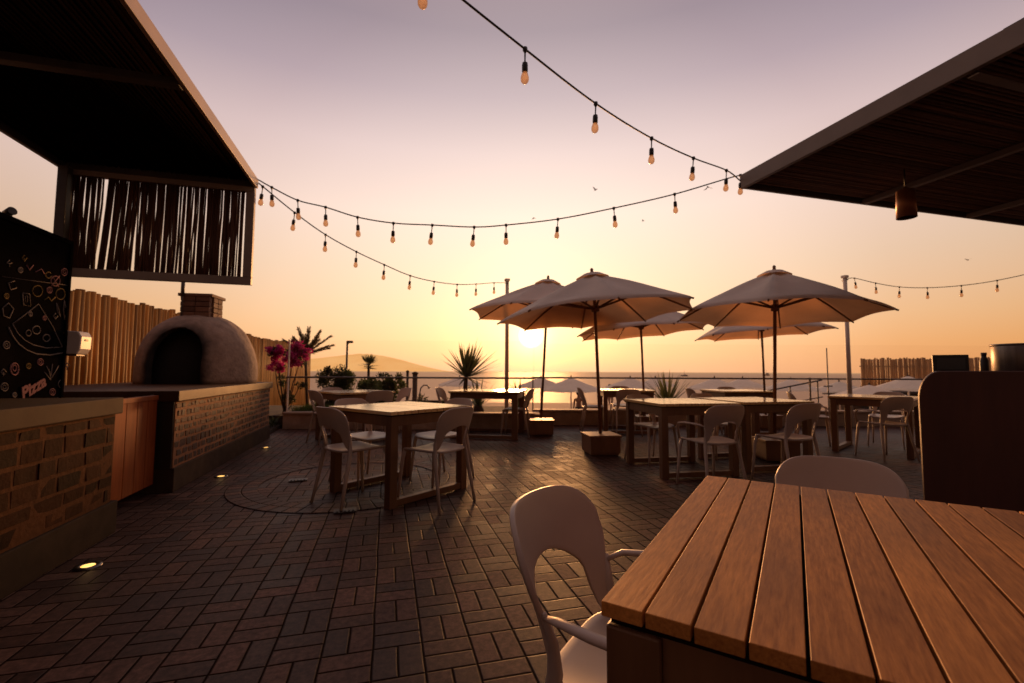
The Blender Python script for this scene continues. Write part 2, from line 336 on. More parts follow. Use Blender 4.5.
def sea_mat():
    m, nt, out = nodes('sea_water'); L = nt.links.new
    tc = N(nt, 'ShaderNodeTexCoord'); mp = N(nt, 'ShaderNodeMapping'); mp.inputs['Scale'].default_value = (.35, 1, 1); L(tc.outputs['Object'], mp.inputs[0])
    n1 = N(nt, 'ShaderNodeTexNoise'); n1.inputs['Scale'].default_value = .55; n1.inputs['Detail'].default_value = 6; L(mp.outputs[0], n1.inputs['Vector'])
    n2 = N(nt, 'ShaderNodeTexNoise'); n2.inputs['Scale'].default_value = .035; n2.inputs['Detail'].default_value = 4; L(mp.outputs[0], n2.inputs['Vector'])
    bp = N(nt, 'ShaderNodeBump'); bp.inputs['Strength'].default_value = .16; bp.inputs['Distance'].default_value = .16
    L(MATH(nt, 'ADD', n1.outputs[0], MATH(nt, 'MULTIPLY', n2.outputs[0], 3.0)), bp.inputs['Height'])
    b = N(nt, 'ShaderNodeBsdfPrincipled'); b.inputs['Base Color'].default_value = (.50, .33, .20, 1); b.inputs['Roughness'].default_value = .60
    b.inputs['IOR'].default_value = 1.33; L(bp.outputs[0], b.inputs['Normal'])
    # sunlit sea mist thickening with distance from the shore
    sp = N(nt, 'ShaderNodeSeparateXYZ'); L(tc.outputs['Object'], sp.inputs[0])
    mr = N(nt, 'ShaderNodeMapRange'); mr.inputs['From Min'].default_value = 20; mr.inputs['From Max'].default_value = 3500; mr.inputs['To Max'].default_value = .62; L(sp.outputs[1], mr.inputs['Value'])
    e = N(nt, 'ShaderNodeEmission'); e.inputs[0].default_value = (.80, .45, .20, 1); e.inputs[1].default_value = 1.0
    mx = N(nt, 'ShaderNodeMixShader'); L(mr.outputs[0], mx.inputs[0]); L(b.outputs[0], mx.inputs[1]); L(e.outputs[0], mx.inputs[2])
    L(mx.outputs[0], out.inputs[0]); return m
M['sea'] = sea_mat()

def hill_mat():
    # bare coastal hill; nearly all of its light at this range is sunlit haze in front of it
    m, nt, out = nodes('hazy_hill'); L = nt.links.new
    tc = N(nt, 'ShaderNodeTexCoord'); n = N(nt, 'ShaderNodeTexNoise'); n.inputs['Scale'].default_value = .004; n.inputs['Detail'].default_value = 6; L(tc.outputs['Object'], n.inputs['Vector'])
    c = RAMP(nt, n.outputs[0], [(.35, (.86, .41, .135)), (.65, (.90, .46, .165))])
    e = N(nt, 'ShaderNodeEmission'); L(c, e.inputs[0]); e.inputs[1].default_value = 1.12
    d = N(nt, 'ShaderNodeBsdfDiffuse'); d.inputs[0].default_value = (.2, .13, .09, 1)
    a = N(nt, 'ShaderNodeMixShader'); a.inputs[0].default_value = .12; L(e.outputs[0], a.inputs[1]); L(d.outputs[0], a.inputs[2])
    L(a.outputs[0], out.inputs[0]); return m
M['hill'] = hill_mat()

# ------------------------------------------------------------------ sky, sun, camera
SUN_AZ = YAW + math.atan((531 - 512) / FPX)
SUN_EL = R_(4.5)
SUND = Vector((math.sin(SUN_AZ) * math.cos(SUN_EL), math.cos(SUN_AZ) * math.cos(SUN_EL), math.sin(SUN_EL)))
w = bpy.data.worlds.new('World'); sc.world = w; w.use_nodes = True
nt = w.node_tree; nt.nodes.clear(); L = nt.links.new
wo = N(nt, 'ShaderNodeOutputWorld')
sky = N(nt, 'ShaderNodeTexSky', sky_type='NISHITA'); sky.sun_disc = False; sky.sun_elevation = SUN_EL; sky.sun_rotation = SUN_AZ
sky.air_density = 1.2; sky.dust_density = 3.0; sky.ozone_density = 2.0
bg1 = N(nt, 'ShaderNodeBackground'); L(sky.outputs[0], bg1.inputs[0]); bg1.inputs[1].default_value = .03
tc = N(nt, 'ShaderNodeTexCoord'); nv = N(nt, 'ShaderNodeVectorMath', operation='NORMALIZE'); L(tc.outputs['Generated'], nv.inputs[0])
sx = N(nt, 'ShaderNodeSeparateXYZ'); L(nv.outputs[0], sx.inputs[0])
el = MATH(nt, 'DIVIDE', MATH(nt, 'ARCSINE', sx.outputs[2]), PI / 2)           # 0 horizon .. 1 zenith
dt = N(nt, 'ShaderNodeVectorMath', operation='DOT_PRODUCT'); L(nv.outputs[0], dt.inputs[0]); dt.inputs[1].default_value = SUND
th = MATH(nt, 'DIVIDE', MATH(nt, 'ARCCOSINE', MATH(nt, 'MINIMUM', dt.outputs['Value'], .999999)), PI)  # 0 sun .. 1 opposite
d2 = lambda a: a / 90.0
base = RAMP(nt, el, [(0, (.70, .27, .070)), (d2(3), (.70, .31, .095)), (d2(6), (.69, .365, .160)), (d2(12), (.66, .435, .280)), (d2(19), (.70, .51, .43)),
                     (d2(26), (.565, .42, .415)), (d2(32), (.345, .262, .305)), (d2(38), (.215, .168, .215)), (d2(46), (.26, .195, .215)), (d2(62), (.44, .325, .315)), (1, (.46, .33, .31))])
t2 = lambda a: a / 180.0
glow = RAMP(nt, th, [(0, (1, .95, .72)), (t2(1.8), (.92, .80, .56)), (t2(3.2), (.62, .55, .38)), (t2(6), (.42, .37, .31)), (t2(12), (.335, .285, .25)),
                     (t2(20), (.315, .262, .215)), (t2(30), (.24, .185, .152)), (t2(38), (.135, .092, .075)), (t2(50), (.045, .03, .025)), (t2(65), (0, 0, 0))])
dim = RAMP(nt, th, [(0, (1, 1, 1)), (t2(46), (1, 1, 1)), (t2(65), (.96, .88, .84)), (t2(90), (.94, .80, .75)), (t2(114), (.44, .325, .285)), (t2(138), (.22, .15, .13)), (1, (.085, .052, .045))])
bm_ = MIXC(nt, 1.0, base, dim, 'MULTIPLY')
core = MATH(nt, 'MULTIPLY', MATH(nt, 'POWER', MATH(nt, 'MULTIPLY_ADD', th, -180 / 1.6, 1.0, clamp=True), .5), 2.2)
cc = N(nt, 'ShaderNodeCombineXYZ'); L(core, cc.inputs[0]); L(MATH(nt, 'MULTIPLY', core, .8), cc.inputs[1]); L(MATH(nt, 'MULTIPLY', core, .45), cc.inputs[2])
tot = MIXC(nt, 1.0, MIXC(nt, 1.0, bm_, glow, 'ADD'), cc.outputs[0], 'ADD')
below = MATH(nt, 'LESS_THAN', sx.outputs[2], -.002)
tot = MIXC(nt, below, tot, (.30, .17, .09))
bg2 = N(nt, 'ShaderNodeBackground'); L(tot, bg2.inputs[0]); bg2.inputs[1].default_value = .97
ad = N(nt, 'ShaderNodeAddShader'); L(bg1.outputs[0], ad.inputs[0]); L(bg2.outputs[0], ad.inputs[1]); L(ad.outputs[0], wo.inputs[0])

sl = bpy.data.lights.new('sun', 'SUN'); sl.energy = 3.8; sl.angle = R_(9.0); sl.color = (1.0, .44, .15)
so = bpy.data.objects.new('sun', sl); col.objects.link(so)
so.rotation_euler = (-SUND).to_track_quat('-Z', 'Y').to_euler()

cam = bpy.data.cameras.new('camera'); cam.sensor_width = 36; cam.lens = FPX / 1024 * 36
cam.clip_start = .02; cam.clip_end = 60000
cam.dof.use_dof = True; cam.dof.focus_distance = 1.05; cam.dof.aperture_fstop = 6.0
co = bpy.data.objects.new('camera', cam); col.objects.link(co)
co.matrix_world = Matrix(((cR.x, cU.x, -cF.x, 0), (cR.y, cU.y, -cF.y, 0), (cR.z, cU.z, -cF.z, EYE), (0, 0, 0, 1)))
sc.camera = co
sc.view_settings.view_transform = 'Standard'; sc.view_settings.look = 'None'; sc.view_settings.exposure = 0; sc.view_settings.gamma = 1
sc.render.engine = 'CYCLES'; sc.cycles.use_denoising = True
sc.cycles.max_bounces = 8; sc.cycles.transparent_max_bounces = 16; sc.cycles.sample_clamp_indirect = 6.0
sc.cycles.caustics_reflective = False; sc.cycles.caustics_refractive = False

# ------------------------------------------------------------------ the setting
def sheet(name, pts, m, **k):
    b = MB(); b.poly(pts); return tag(b.build(name, m, normals=False), kind='structure')
sheet('terrace_floor', [S(-9, -6), S(20, -6), S(20, 9.2), S(-9, 9.2)], M['pavers'])
b = MB(); n = 60                                    # beach, falling gently to the water
rows = [(-400, -1.5), (8.0, -1.5), (14, -1.52), (26, -1.58), (36, -1.70), (43, -1.86), (60, -2.3)]
g = [[b.bm.verts.new(S(-400 + 800 * i / n, d + (1.6 * math.sin(i * 1.7) if d > 40 else 0), z)) for i in range(n + 1)] for d, z in rows]
for A, B in zip(g, g[1:]):
    for i in range(n): b.face([A[i], A[i + 1], B[i + 1], B[i]], True, .5)
tag(b.build('beach', M['sand']), kind='structure')
sea = MB(); sea.poly([(-40000, 30, 0), (40000, 30, 0), (40000, 42000, 0), (-40000, 42000, 0)])
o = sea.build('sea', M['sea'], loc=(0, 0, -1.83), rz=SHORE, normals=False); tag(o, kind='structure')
# far hill on the coast
b = MB(); ridge = [(200, 3), (250, 7), (300, 11), (325, 13.5), (345, 16), (360, 17.3), (372, 16.9), (388, 14.6), (402, 11.2), (416, 7.4), (430, 3.8), (443, 1.2), (452, 0)]
R1, R2 = [], []
D = 4200.0
fine = []
for (u0, h0), (u1, h1) in zip(ridge, ridge[1:]):
    for k in range(4):
        t = k / 4; fine.append((u0 + (u1 - u0) * t, h0 + (h1 - h0) * t))
fine.append(ridge[-1])
rowsH = [(0, -.1), (.35, .45), (.7, .8), (1, 1), (1.5, .6), (2.2, -.1)]
gg = []
for q, hh in rowsH:
    gg.append([b.bm.verts.new(SU(u, D + q * 500, -2 + hh * h / FPX * (D + 500) * (1 + .05 * mnoise.noise((u * .13, q * 3, 2))))) for u, h in fine])
for A, B in zip(gg, gg[1:]):
    for i in range(len(fine) - 1): b.face([A[i], A[i + 1], B[i + 1], B[i]], True, .5)
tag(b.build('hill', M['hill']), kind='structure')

# round paving ring let into the floor
b = MB(); n = 96
for r0, r1 in ((.80, 1.05),):
    A = [b.bm.verts.new((r0 * math.cos(2 * PI * k / n), r0 * math.sin(2 * PI * k / n), 0)) for k in range(n)]
    B = [b.bm.verts.new((r1 * math.cos(2 * PI * k / n), r1 * math.sin(2 * PI * k / n), 0)) for k in range(n)]
    for k in range(n): b.face([A[k], B[k], B[(k + 1) % n], A[(k + 1) % n]])
tag(b.build('paving_ring', M['ring'], loc=(-.30, 4.72, .005), normals=False), kind='structure')

# beds behind the low walls
b = MB(); c_ = S(-3.9, 9.7, -.65); b.box((0, 0, 0), (8.4, 2.5, 1.74), rz=SHORE)
tag(b.build('planting_bed', M['soil'], loc=c_), kind='structure')
b = MB(); b.box((0, 0, 0), (18.0, .95, 1.68), rz=SHORE)
tag(b.build('planting_bed', M['soil'], loc=S(9.4, 9.86, -.66)), kind='structure')
b = MB(); b.box((0, 0, 0), (29, .12, 1.5), rz=SHORE)
tag(b.build('terrace_edge', M['concrete'], loc=S(5.5, 9.27, -.76)), kind='structure')
b = MB(); b.span(-3.85, -1.86, 8.02, 9.25, .004, .06); tag(b.build('garden_soil', M['soil']), kind='structure')

def low_wall(l0, l1, dep, name, label):
    r = empty(name, S((l0 + l1) / 2, dep), SHORE); tag(r, label, 'low wall')
    MB().box((0, 0, .13), (l1 - l0, .20, .26)).build('wall_body', M['concrete_low'], r, bevel=.006)
    MB().box((0, 0, .282), (l1 - l0 + .02, .25, .04)).build('coping', M['slab_pale'], r, bevel=.006)
    return r
low_wall(-4.12, .42, 8.36, 'planter_wall', 'low concrete planter wall holding the bed of shrubs left of the leaning palm')
low_wall(.42, 17.5, 9.14, 'low_wall', 'long low concrete wall along the terrace edge behind the umbrella boxes')
MB().box((0, 0, .0), (.2, .94, .27)).build('wall_return', M['concrete_low'], bpy.data.objects['low_wall'], loc=(-8.54, -.30, .14), bevel=.005)

def balustrade(l0, l1, dep, n, label):
    r = empty('glass_balustrade', S(0, dep), SHORE); tag(r, label, 'glass railing')
    wd = (l1 - l0) / n
    for i in range(n):
        a = l0 + i * wd
        b = MB(); b.poly([(a, 0, .31), (a + wd, 0, .31), (a + wd, 0, 1.61), (a, 0, 1.61)]); b.build('glass_panel', M['glass'], r)
    for i in (range(0, n + 1, 3) if n > 4 else (0,)):
        MB().box((l0 + i * wd, -.03, .80), (.022, .03, 1.62 if i == 0 and n < 5 else .96), ).build('post', M['post_pale'] if n < 5 else M['rail'], r, loc=(0, 0, 0 if n < 5 else -.33 + .005), bevel=.003)
    b = MB(); b.tube([(l0 - .02, -.055, .93), (l1 + .02, -.055, .93)], .016, 10); b.build('handrail', M['rail'], r)
    return r
balustrade(-4.08, .42, 8.36, 3, 'glass railing on the planter wall before the shrubs, starting at a thin post')
balustrade(.42, 17.0, 9.14, 9, 'long clear glass railing with dark handrail along the terrace edge')

# ------------------------------------------------------------------ brick counters
def brick_face(b, x, y0, y1, z0, z1, rh, bl, jit, proud=.02, axis='y'):
    z = z0; k = 0
    while z < z1 - rh * .5:
        h = min(rh * random.uniform(.84, 1.16), z1 - z)
        if z1 - (z + h) < rh * .45: h = z1 - z
        y = y0 - random.uniform(0, bl) * (1 if k % 2 else .5)
        while y < y1:
            l = bl * random.uniform(.65, 1.3)
            a, c = max(y, y0) + .010, min(y + l, y1) - .010
            if c - a > .03:
                d = proud * random.uniform(.35, 1.15)
                if axis == 'y': b.box((x + d / 2 - .01, (a + c) / 2, z + h / 2), (d + .02, c - a, h - random.uniform(.016, .028)), jit=jit)
                else: b.box(((a + c) / 2, x - d / 2 + .01, z + h / 2), (c - a, d + .02, h - .022), jit=jit)
            y += l
        z += h; k += 1
r = empty('brick_counter', (-1.98, 1.6, 0)); tag(r, 'brick bar counter with thick stone top, in front of the black chalk board', 'counter')
ox, oy = 1.98, -1.6
def P(b, n_, m_, **k): return b.build(n_, m_, r, loc=(ox, oy, 0), **k)
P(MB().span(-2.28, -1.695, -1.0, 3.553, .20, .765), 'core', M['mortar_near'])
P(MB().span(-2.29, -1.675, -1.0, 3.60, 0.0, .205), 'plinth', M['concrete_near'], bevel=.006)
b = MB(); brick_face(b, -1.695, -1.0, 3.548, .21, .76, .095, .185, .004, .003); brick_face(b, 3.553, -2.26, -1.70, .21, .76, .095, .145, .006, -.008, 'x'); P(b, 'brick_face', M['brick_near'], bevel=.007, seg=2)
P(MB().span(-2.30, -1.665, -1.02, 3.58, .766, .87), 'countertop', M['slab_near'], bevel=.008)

r = empty('oven_counter', (-2.65, 6.25, 0)); tag(r, 'brick counter carrying the domed clay oven, small rough bricks on its face', 'counter')
ox, oy = 2.65, -6.25
P(MB().span(-3.58, -1.768, 4.62, 7.93, .20, .775), 'core', M['mortar'])
P(MB().span(-3.58, -1.75, 4.605, 7.95, 0, .205), 'plinth', M['concrete'], bevel=.006)
b = MB(); brick_face(b, -1.768, 4.62, 7.93, .21, .77, .072, .115, .004, .004); P(b, 'brick_face', M['brick'], bevel=.005, seg=2)
P(MB().span(-3.6, -1.735, 4.585, 7.965, .776, .87), 'countertop', M['slab'], bevel=.008)
P(MB().span(-3.58, -1.775, 4.6, 4.618, .206, .774), 'end_panel', M['black'])

# swing door between the counters
r = empty('swing_door', (-1.90, 4.18, 0)); tag(r, 'orange brown wooden swing door filling the gap between the two brick counters', 'door')
b = MB()
for k in range(5): b.box((0, -.42 + .095 + k * .158, .445), (.035, .153, .71))
b.build('door_leaf', M['door'], r, bevel=.003)
MB().box((0, -.03, .815), (.05, .83, .04)).build('top_rail', M['door'], r, bevel=.004)
MB().tube([(-.03, .40, .1), (-.03, .40, .84)], .014, 8).build('hinge_post', M['steel_dark'], r)

# ------------------------------------------------------------------ clay oven
def oven():
    r = empty('clay_oven', (-2.50, 7.20, .87), R_(-5)); tag(r, 'domed clay pizza oven with black arched mouth and short brick chimney', 'oven')
    Rr, Hh, n, mrow = .70, .93, 72, 26
    b = MB()
    def dome(rr, hh, inv):
        rings = []
        for j in range(mrow + 1):
            a = PI / 2 * j / mrow
            q, z = rr * math.cos(a) ** .74 * (1 + .05 * math.sin(2 * a)), hh * math.sin(a)
            if j == mrow: rings.append([b.bm.verts.new((0, 0, hh))]); continue
            ring = []
            for k in range(n):
                t = 2 * PI * k / n
                d = 1 + .014 * mnoise.noise((math.cos(t) * 2.2, math.sin(t) * 2.2, z * 2.6)) + .006 * mnoise.noise((math.cos(t) * 7, math.sin(t) * 7, z * 8))
                ring.append(b.bm.verts.new((q * math.cos(t) * d, q * math.sin(t) * d, z * d)))
            rings.append(ring)
        for A, B in zip(rings, rings[1:]):
            for k in range(n):
                k2 = (k + 1) % n
                if len(B) == 1: b.face([A[k], A[k2], B[0]], True, .5)
                else: b.face([A[k], A[k2], B[k2], B[k]], True, .5)
        return rings[0]
    o1 = dome(Rr, Hh, False); o2 = dome(Rr - .1, Hh - .1, True)
    for k in range(n): b.face([o1[k], o2[k], o2[(k + 1) % n], o1[(k + 1) % n]], False, .5)
    d = b.build('dome', M['adobe'], r)
    arch = [(-.30, -.1), (.30, -.1), (.30, .36)] + [(.30 * math.cos(a), .36 + .36 * math.sin(a)) for a in [PI * k / 14 for k in range(1, 14)]] + [(-.30, .36)]
    ct = MB().prism(arch, 1.2, Matrix.Translation((0, -1.3, 0))).build('cutter', M['soot'])
    ct.parent = r
    bo = d.modifiers.new('mouth', 'BOOLEAN'); bo.operation = 'DIFFERENCE'; bo.object = ct; bo.solver = 'EXACT'
    dg = bpy.context.evaluated_depsgraph_get(); dg.update()
    me = bpy.data.meshes.new_from_object(d.evaluated_get(dg)); d.modifiers.clear(); d.data = me
    bpy.data.objects.remove(ct)
    # inner lining and soot that fades out around the mouth
    m = me.materials[0].copy(); nt = m.node_tree; L = nt.links.new
    bs = [q for q in nt.nodes if q.type == 'BSDF_PRINCIPLED'][0]; src = bs.inputs['Base Color'].links[0].from_socket
    tc = N(nt, 'ShaderNodeTexCoord'); sp = N(nt, 'ShaderNodeSeparateXYZ'); L(tc.outputs['Object'], sp.inputs[0])
    nz = N(nt, 'ShaderNodeTexNoise'); nz.inputs['Scale'].default_value = 6; L(tc.outputs['Object'], nz.inputs['Vector'])
    zz = MATH(nt, 'MULTIPLY', MATH(nt, 'MAXIMUM', MATH(nt, 'SUBTRACT', sp.outputs[2], .36), 0.0), .92)
    dd = MATH(nt, 'SQRT', MATH(nt, 'ADD', MATH(nt, 'POWER', MATH(nt, 'ABSOLUTE', sp.outputs[0]), 2.0), MATH(nt, 'POWER', zz, 2.0)))
    dd = MATH(nt, 'ADD', dd, MATH(nt, 'MULTIPLY', MATH(nt, 'SUBTRACT', nz.outputs[0], .5), .12))
    mr = N(nt, 'ShaderNodeMapRange', interpolation_type='SMOOTHSTEP'); mr.inputs['From Min'].default_value = .28; mr.inputs['From Max'].default_value = .44; L(dd, mr.inputs['Value'])
    front = MATH(nt, 'GREATER_THAN', sp.outputs[1], 0.0)
    c = MIXC(nt, MATH(nt, 'MAXIMUM', mr.outputs[0], front), (.012, .009, .008), src); L(c, bs.inputs['Base Color'])
    me.materials.clear(); me.materials.append(m)
    MB().lathe([((Rr - .13) * math.cos(PI / 2 * k / 10), (Hh - .13) * math.sin(PI / 2 * k / 10)) for k in range(11)], 32).build('lining', M['soot'], r)
    b = MB()
    for z in range(5):
        for sx_, sy_, ln, ax in ((0, -.165, .37, 0), (0, .165, .37, 0), (-.165, 0, .28, 1), (.165, 0, .28, 1)):
            for k in range(2):
                q = (k - .5) * ln / 2 * .98
                s_ = (ln / 2 - .012, .075, .062)
                cpos = (sx_ + (q if ax == 0 else 0), sy_ + (q if ax else 0), .86 + z * .07)
                b.box(cpos, s_ if ax == 0 else (s_[1], s_[0], s_[2]), jit=.003)
    b.box((0, 0, .985), (.355, .355, .33)); b.box((0, 0, 1.195), (.42, .42, .04))
    b.build('chimney', M['chim_brick'], r, bevel=.003, seg=1)
oven()
# flue rod rising beside the chimney
r = empty('metal_rod', (-2.66, 6.98, 1.62)); tag(r, 'thin metal rod rising beside the oven chimney towards the stick screen', 'rod')
MB().tube([(0, 0, .03), (0, 0, .66)], .011, 8).build('shaft', M['steel_dark'], r)
MB().tube([(0, 0, .42), (0, 0, .62)], .024, 8).build('sleeve', M['steel_dark'], r)
MB().box((0.02, 0.06, .12), (.05, .16, .03)).build('bracket', M['steel_dark'], r)

# ------------------------------------------------------------------ pole fence on the left
r = empty('pole_fence', (-3.95, 12.0, 0)); tag(r, 'tall fence of upright bamboo poles running behind the clay oven', 'fence')
b = MB(); y = 3.2
while y < 26:
    rd = random.uniform(.042, .058); h = 2.13 + random.uniform(-.035, .035) + .05 * math.sin(y * .7)
    if y > 20: h -= (y - 20) * .035
    b.tube([(random.uniform(-.012, .012), y - 12, -1.6 if y > 10 else 0), (random.uniform(-.012, .012), y - 12 + random.uniform(-.015, .015), h * .5), (random.uniform(-.015, .015), y - 12 + random.uniform(-.02, .02), h)], [rd, rd, rd * .93], 8)
    y += rd * 2 + random.uniform(.0, .022)
b.build('pole_panel', M['fence'], r)
for z in (.5, 1.7): MB().tube([(-.075, -8.8, z), (-.075, 14, z)], .032, 8).build('rail', M['fence'], r)

# ------------------------------------------------------------------ chalk board
BX = -2.33
r = empty('chalk_board', (BX, 2.8, 0)); tag(r, 'tall black menu board with chalk pizza drawings, standing behind the near brick counter', 'chalk board')
MB().span(-.05, 0, -1.7, 1.34, 0, 2.0).build('panel', M['chalk_board'], r, bevel=.004)
b = MB(); b.span(-.06, .012, -1.72, 1.352, 1.985, 2.02); b.span(-.06, .012, 1.340, 1.365, 0, 2.02); b.build('edge_trim', M['chalk_board'], r, bevel=.002)
def bp_(u, v):
    p = onx(u, v, BX); return Vector((.0015, p.y - 2.8, p.z))
def stroke(b, pts, wd=.006): b.tube([bp_(*p) for p in pts], wd * .62, 6)
def arc(cu, cv, ru, rv, a0, a1, n=18): return [(cu + ru * math.cos(a0 + (a1 - a0) * k / n), cv + rv * math.sin(a0 + (a1 - a0) * k / n)) for k in range(n + 1)]
def doodle(name, m, *strokes):
    b = MB()
    for st in strokes: stroke(b, *st) if isinstance(st, tuple) else stroke(b, st)
    b.build(name, M[m], r)
ring = lambda u, v, a, c: arc(u, v, a, c, 0, 2 * PI)
doodle('pizza_slice', 'chalk_w', ([(8, 327), (12, 336), (18, 344), (26, 350), (36, 354), (50, 355), (67, 352)], .008), [(12, 324), (17, 333), (24, 340), (33, 345), (46, 348), (62, 347), (52, 326), (38, 304), (24, 315), (12, 324)],
       ring(36, 330, 4, 4), ring(46, 338, 3.5, 3.5), ring(28, 333, 2.6, 3))
doodle('cheese_block', 'chalk_w', [(22, 293), (29, 294), (30, 306), (23, 305), (22, 293)], ([(25, 296), (27, 296), (27, 302), (25, 302), (25, 296)], .004))
doodle('cheese_wedge', 'chalk_w', [(8, 283), (14, 281), (16, 288), (10, 290), (8, 283)])
doodle('pepper', 'chalk_w', [(2, 308), (8, 303), (13, 309), (9, 318), (3, 316), (2, 308)])
doodle('basil_sprig', 'chalk_w', [(46, 366), (49, 372), (50, 380)], [(52, 364), (51, 372), (50, 380)], [(58, 366), (54, 373), (50, 380)], [(44, 372), (47, 376), (50, 380)])
doodle('olive', 'chalk_w', ring(61, 384, 3, 4)); doodle('olive', 'chalk_w', ring(4, 387, 3.5, 4), (ring(4, 387, 1.6, 2), .004))
doodle('chili', 'chalk_w', [(56, 303), (57, 312), (60, 317), (58, 308), (56, 303)]); doodle('chili', 'chalk_w', [(64, 300), (66, 310), (64, 320), (63, 310), (64, 300)])
doodle('chalk_line', 'chalk_w', ([(2, 276.5), (36, 281.2), (70, 285.6)], .003))
doodle('tomato_flower', 'chalk_p', ring(55, 281, 4.5, 5), [(52, 276), (58, 287)], [(59, 276), (51, 286)])
doodle('tick_mark', 'chalk_p', [(26, 265), (29, 270), (33, 265)]); doodle('garlic', 'chalk_p', [(35, 272), (41, 269), (44, 274)])
doodle('tomato_slice', 'chalk_p', (ring(14, 369, 4, 6), .008), ring(14, 368, 1.8, 3))
doodle('onion_ring', 'chalk_y', ring(37, 291, 5, 5.5)); doodle('onion_ring', 'chalk_y', ring(60, 294, 4.5, 5.5))
for n_, m_, u_, v_, k_ in [('olive', 'chalk_w', 20, 270, 2.2), ('mushroom', 'chalk_w', 9, 263, 2.6), ('onion_ring', 'chalk_p', 49, 290, 2.6), ('olive', 'chalk_y', 6, 296, 2.2), ('tomato_slice', 'chalk_p', 64, 272, 3.0), ('olive', 'chalk_w', 30, 314, 1.8),
                           ('mushroom', 'chalk_y', 66, 333, 2.6), ('onion_ring', 'chalk_w', 6, 345, 3.2), ('tomato_slice', 'chalk_p', 40, 362, 2.8), ('olive', 'chalk_y', 28, 366, 2.2), ('mushroom', 'chalk_w', 67, 366, 2.6), ('onion_ring', 'chalk_p', 52, 392, 2.8), ('olive', 'chalk_w', 14, 395, 2.0), ('basil_leaf', 'chalk_y', 24, 258, 2.4), ('olive', 'chalk_p', 44, 318, 1.8), ('basil_leaf', 'chalk_w', 55, 316, 2.2), ('basil_leaf', 'chalk_w', 3, 372, 2.6)]:
    if n_ in ('mushroom', 'basil_leaf'): doodle(n_, m_, [(u_ - k_, v_), (u_, v_ - k_ * 1.2), (u_ + k_, v_), (u_, v_ + k_ * (.3 if n_ == 'mushroom' else 1.4)), (u_ - k_, v_)], ([(u_, v_), (u_, v_ + k_ * 1.6)], .005))
    else: doodle(n_, m_, ring(u_, v_, k_, k_ * 1.15), (ring(u_, v_, k_ * .45, k_ * .5), .004))
doodle('noodle', 'chalk_y', [(44, 300), (48, 297), (51, 301), (55, 297)]); doodle('onion_ring', 'chalk_y', arc(48, 275, 3, 3, .3, 5.5))
def text_mesh(s, size, name, m, parent, mat4, ext=.003):
    cu = bpy.data.curves.new('txt', 'FONT'); cu.body = s; cu.size = size; cu.extrude = ext; cu.align_x = 'CENTER'; cu.align_y = 'CENTER'; cu.shear = .25; cu.offset = .004
    t = bpy.data.objects.new('txt', cu); col.objects.link(t)
    dg = bpy.context.evaluated_depsgraph_get(); dg.update()
    me = bpy.data.meshes.new_from_object(t.evaluated_get(dg)); bpy.data.objects.remove(t)
    me.transform(mat4); me.materials.clear(); me.materials.append(m)
    o = bpy.data.objects.new(name, me); col.objects.link(o); o.parent = parent; return o
pc = bp_(32, 388)
text_mesh('Pizza', .115, 'lettering', M['chalk_p'], r, Matrix.Translation((.006, pc.y, pc.z)) @ Matrix.Rotation(R_(24), 4, 'X') @ Matrix(((0, 0, 1, 0), (1, 0, 0, 0), (0, 1, 0, 0), (0, 0, 0, 1))))
# spot on top of the board
p = onx(11, 221, BX)
r = empty('spotlight', (BX - .02, p.y, 2.021)); tag(r, 'small dark spotlight on the top edge of the black chalk board', 'spotlight')
MB().box((0, 0, .012), (.05, .05, .022)).build('bracket', M['black'], r)
MB().lathe([(0, -.05), (.030, -.05), (.042, .05), (.036, .052), (0, .045)], 14).build('lamp_head', M['black'], r, loc=(0.01, 0, .045)).rotation_euler = (R_(80), 0, R_(60))
r.scale = (.62, .62, .62)
# paper dispenser on the board's end
r = empty('paper_dispenser', (BX + .01, 4.235, 1.165)); tag(r, 'white plastic paper dispenser fixed on the end of the black chalk board', 'dispenser')
prof = [(-.10, 0), (.07, .0), (.095, .05), (.10, .16), (.075, .205), (-.10, .215)]
MB().prism(prof, .17, Matrix.Translation((0, -.075, 0))).build('housing', M['white_box'], r, bevel=.012, seg=3)
r.scale = (.8, .8, .85)
MB().box((.0, .01, -.006), (.12, .12, .010)).build('outlet', M['black'], r)
MB().box((.10, .01, .13), (.006, .04, .018)).build('latch', M['steel_dark'], r)

# ------------------------------------------------------------------ left canopy and stick screen
r = empty('canopy_roof', (-2.28, 1.6, 0)); tag(r, 'dark reed lined flat canopy with pale edge over the brick counters on the left', 'canopy')
ox, oy = 2.28, -1.6
b = MB(); b.span(-1.40, -1.37, -3, 5.29, 2.985, 3.085); P(b, 'front_fascia', M['steel_fascia'], bevel=.004)
b = MB(); b.span(-3.05, -1.402, 5.25, 5.29, 2.985, 3.104); b.span(-3.09, -3.052, -3, 5.29, 2.985, 3.104); P(b, 'frame', M['steel_dark'], bevel=.003)
b = MB(); x = -3.02
while x < -1.42:
    b.tube([(x, -2.9, 3.05 + random.uniform(-.004, .004)), (x + random.uniform(-.01, .01), 5.23, 3.05 + random.uniform(-.004, .004))], random.uniform(.012, .017), 6); x += .034
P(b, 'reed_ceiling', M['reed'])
P(MB().span(-3.05, -1.40, -3, 5.25, 3.075, 3.10), 'roof_sheet', M['black'])
for y in (-1.0, 1.3, 3.45): P(MB().span(-3.048, -1.402, y, y + .07, 2.975, 3.028), 'beam', M['steel_dark'], bevel=.003)
for x, y in ((-3.00, 5.2), (-3.0, -2.6), (-1.47, -2.6)): P(MB().span(x - .04, x + .04, y - .04, y + .04, 0, 2.98), 'post', M['steel_dark'], bevel=.004)

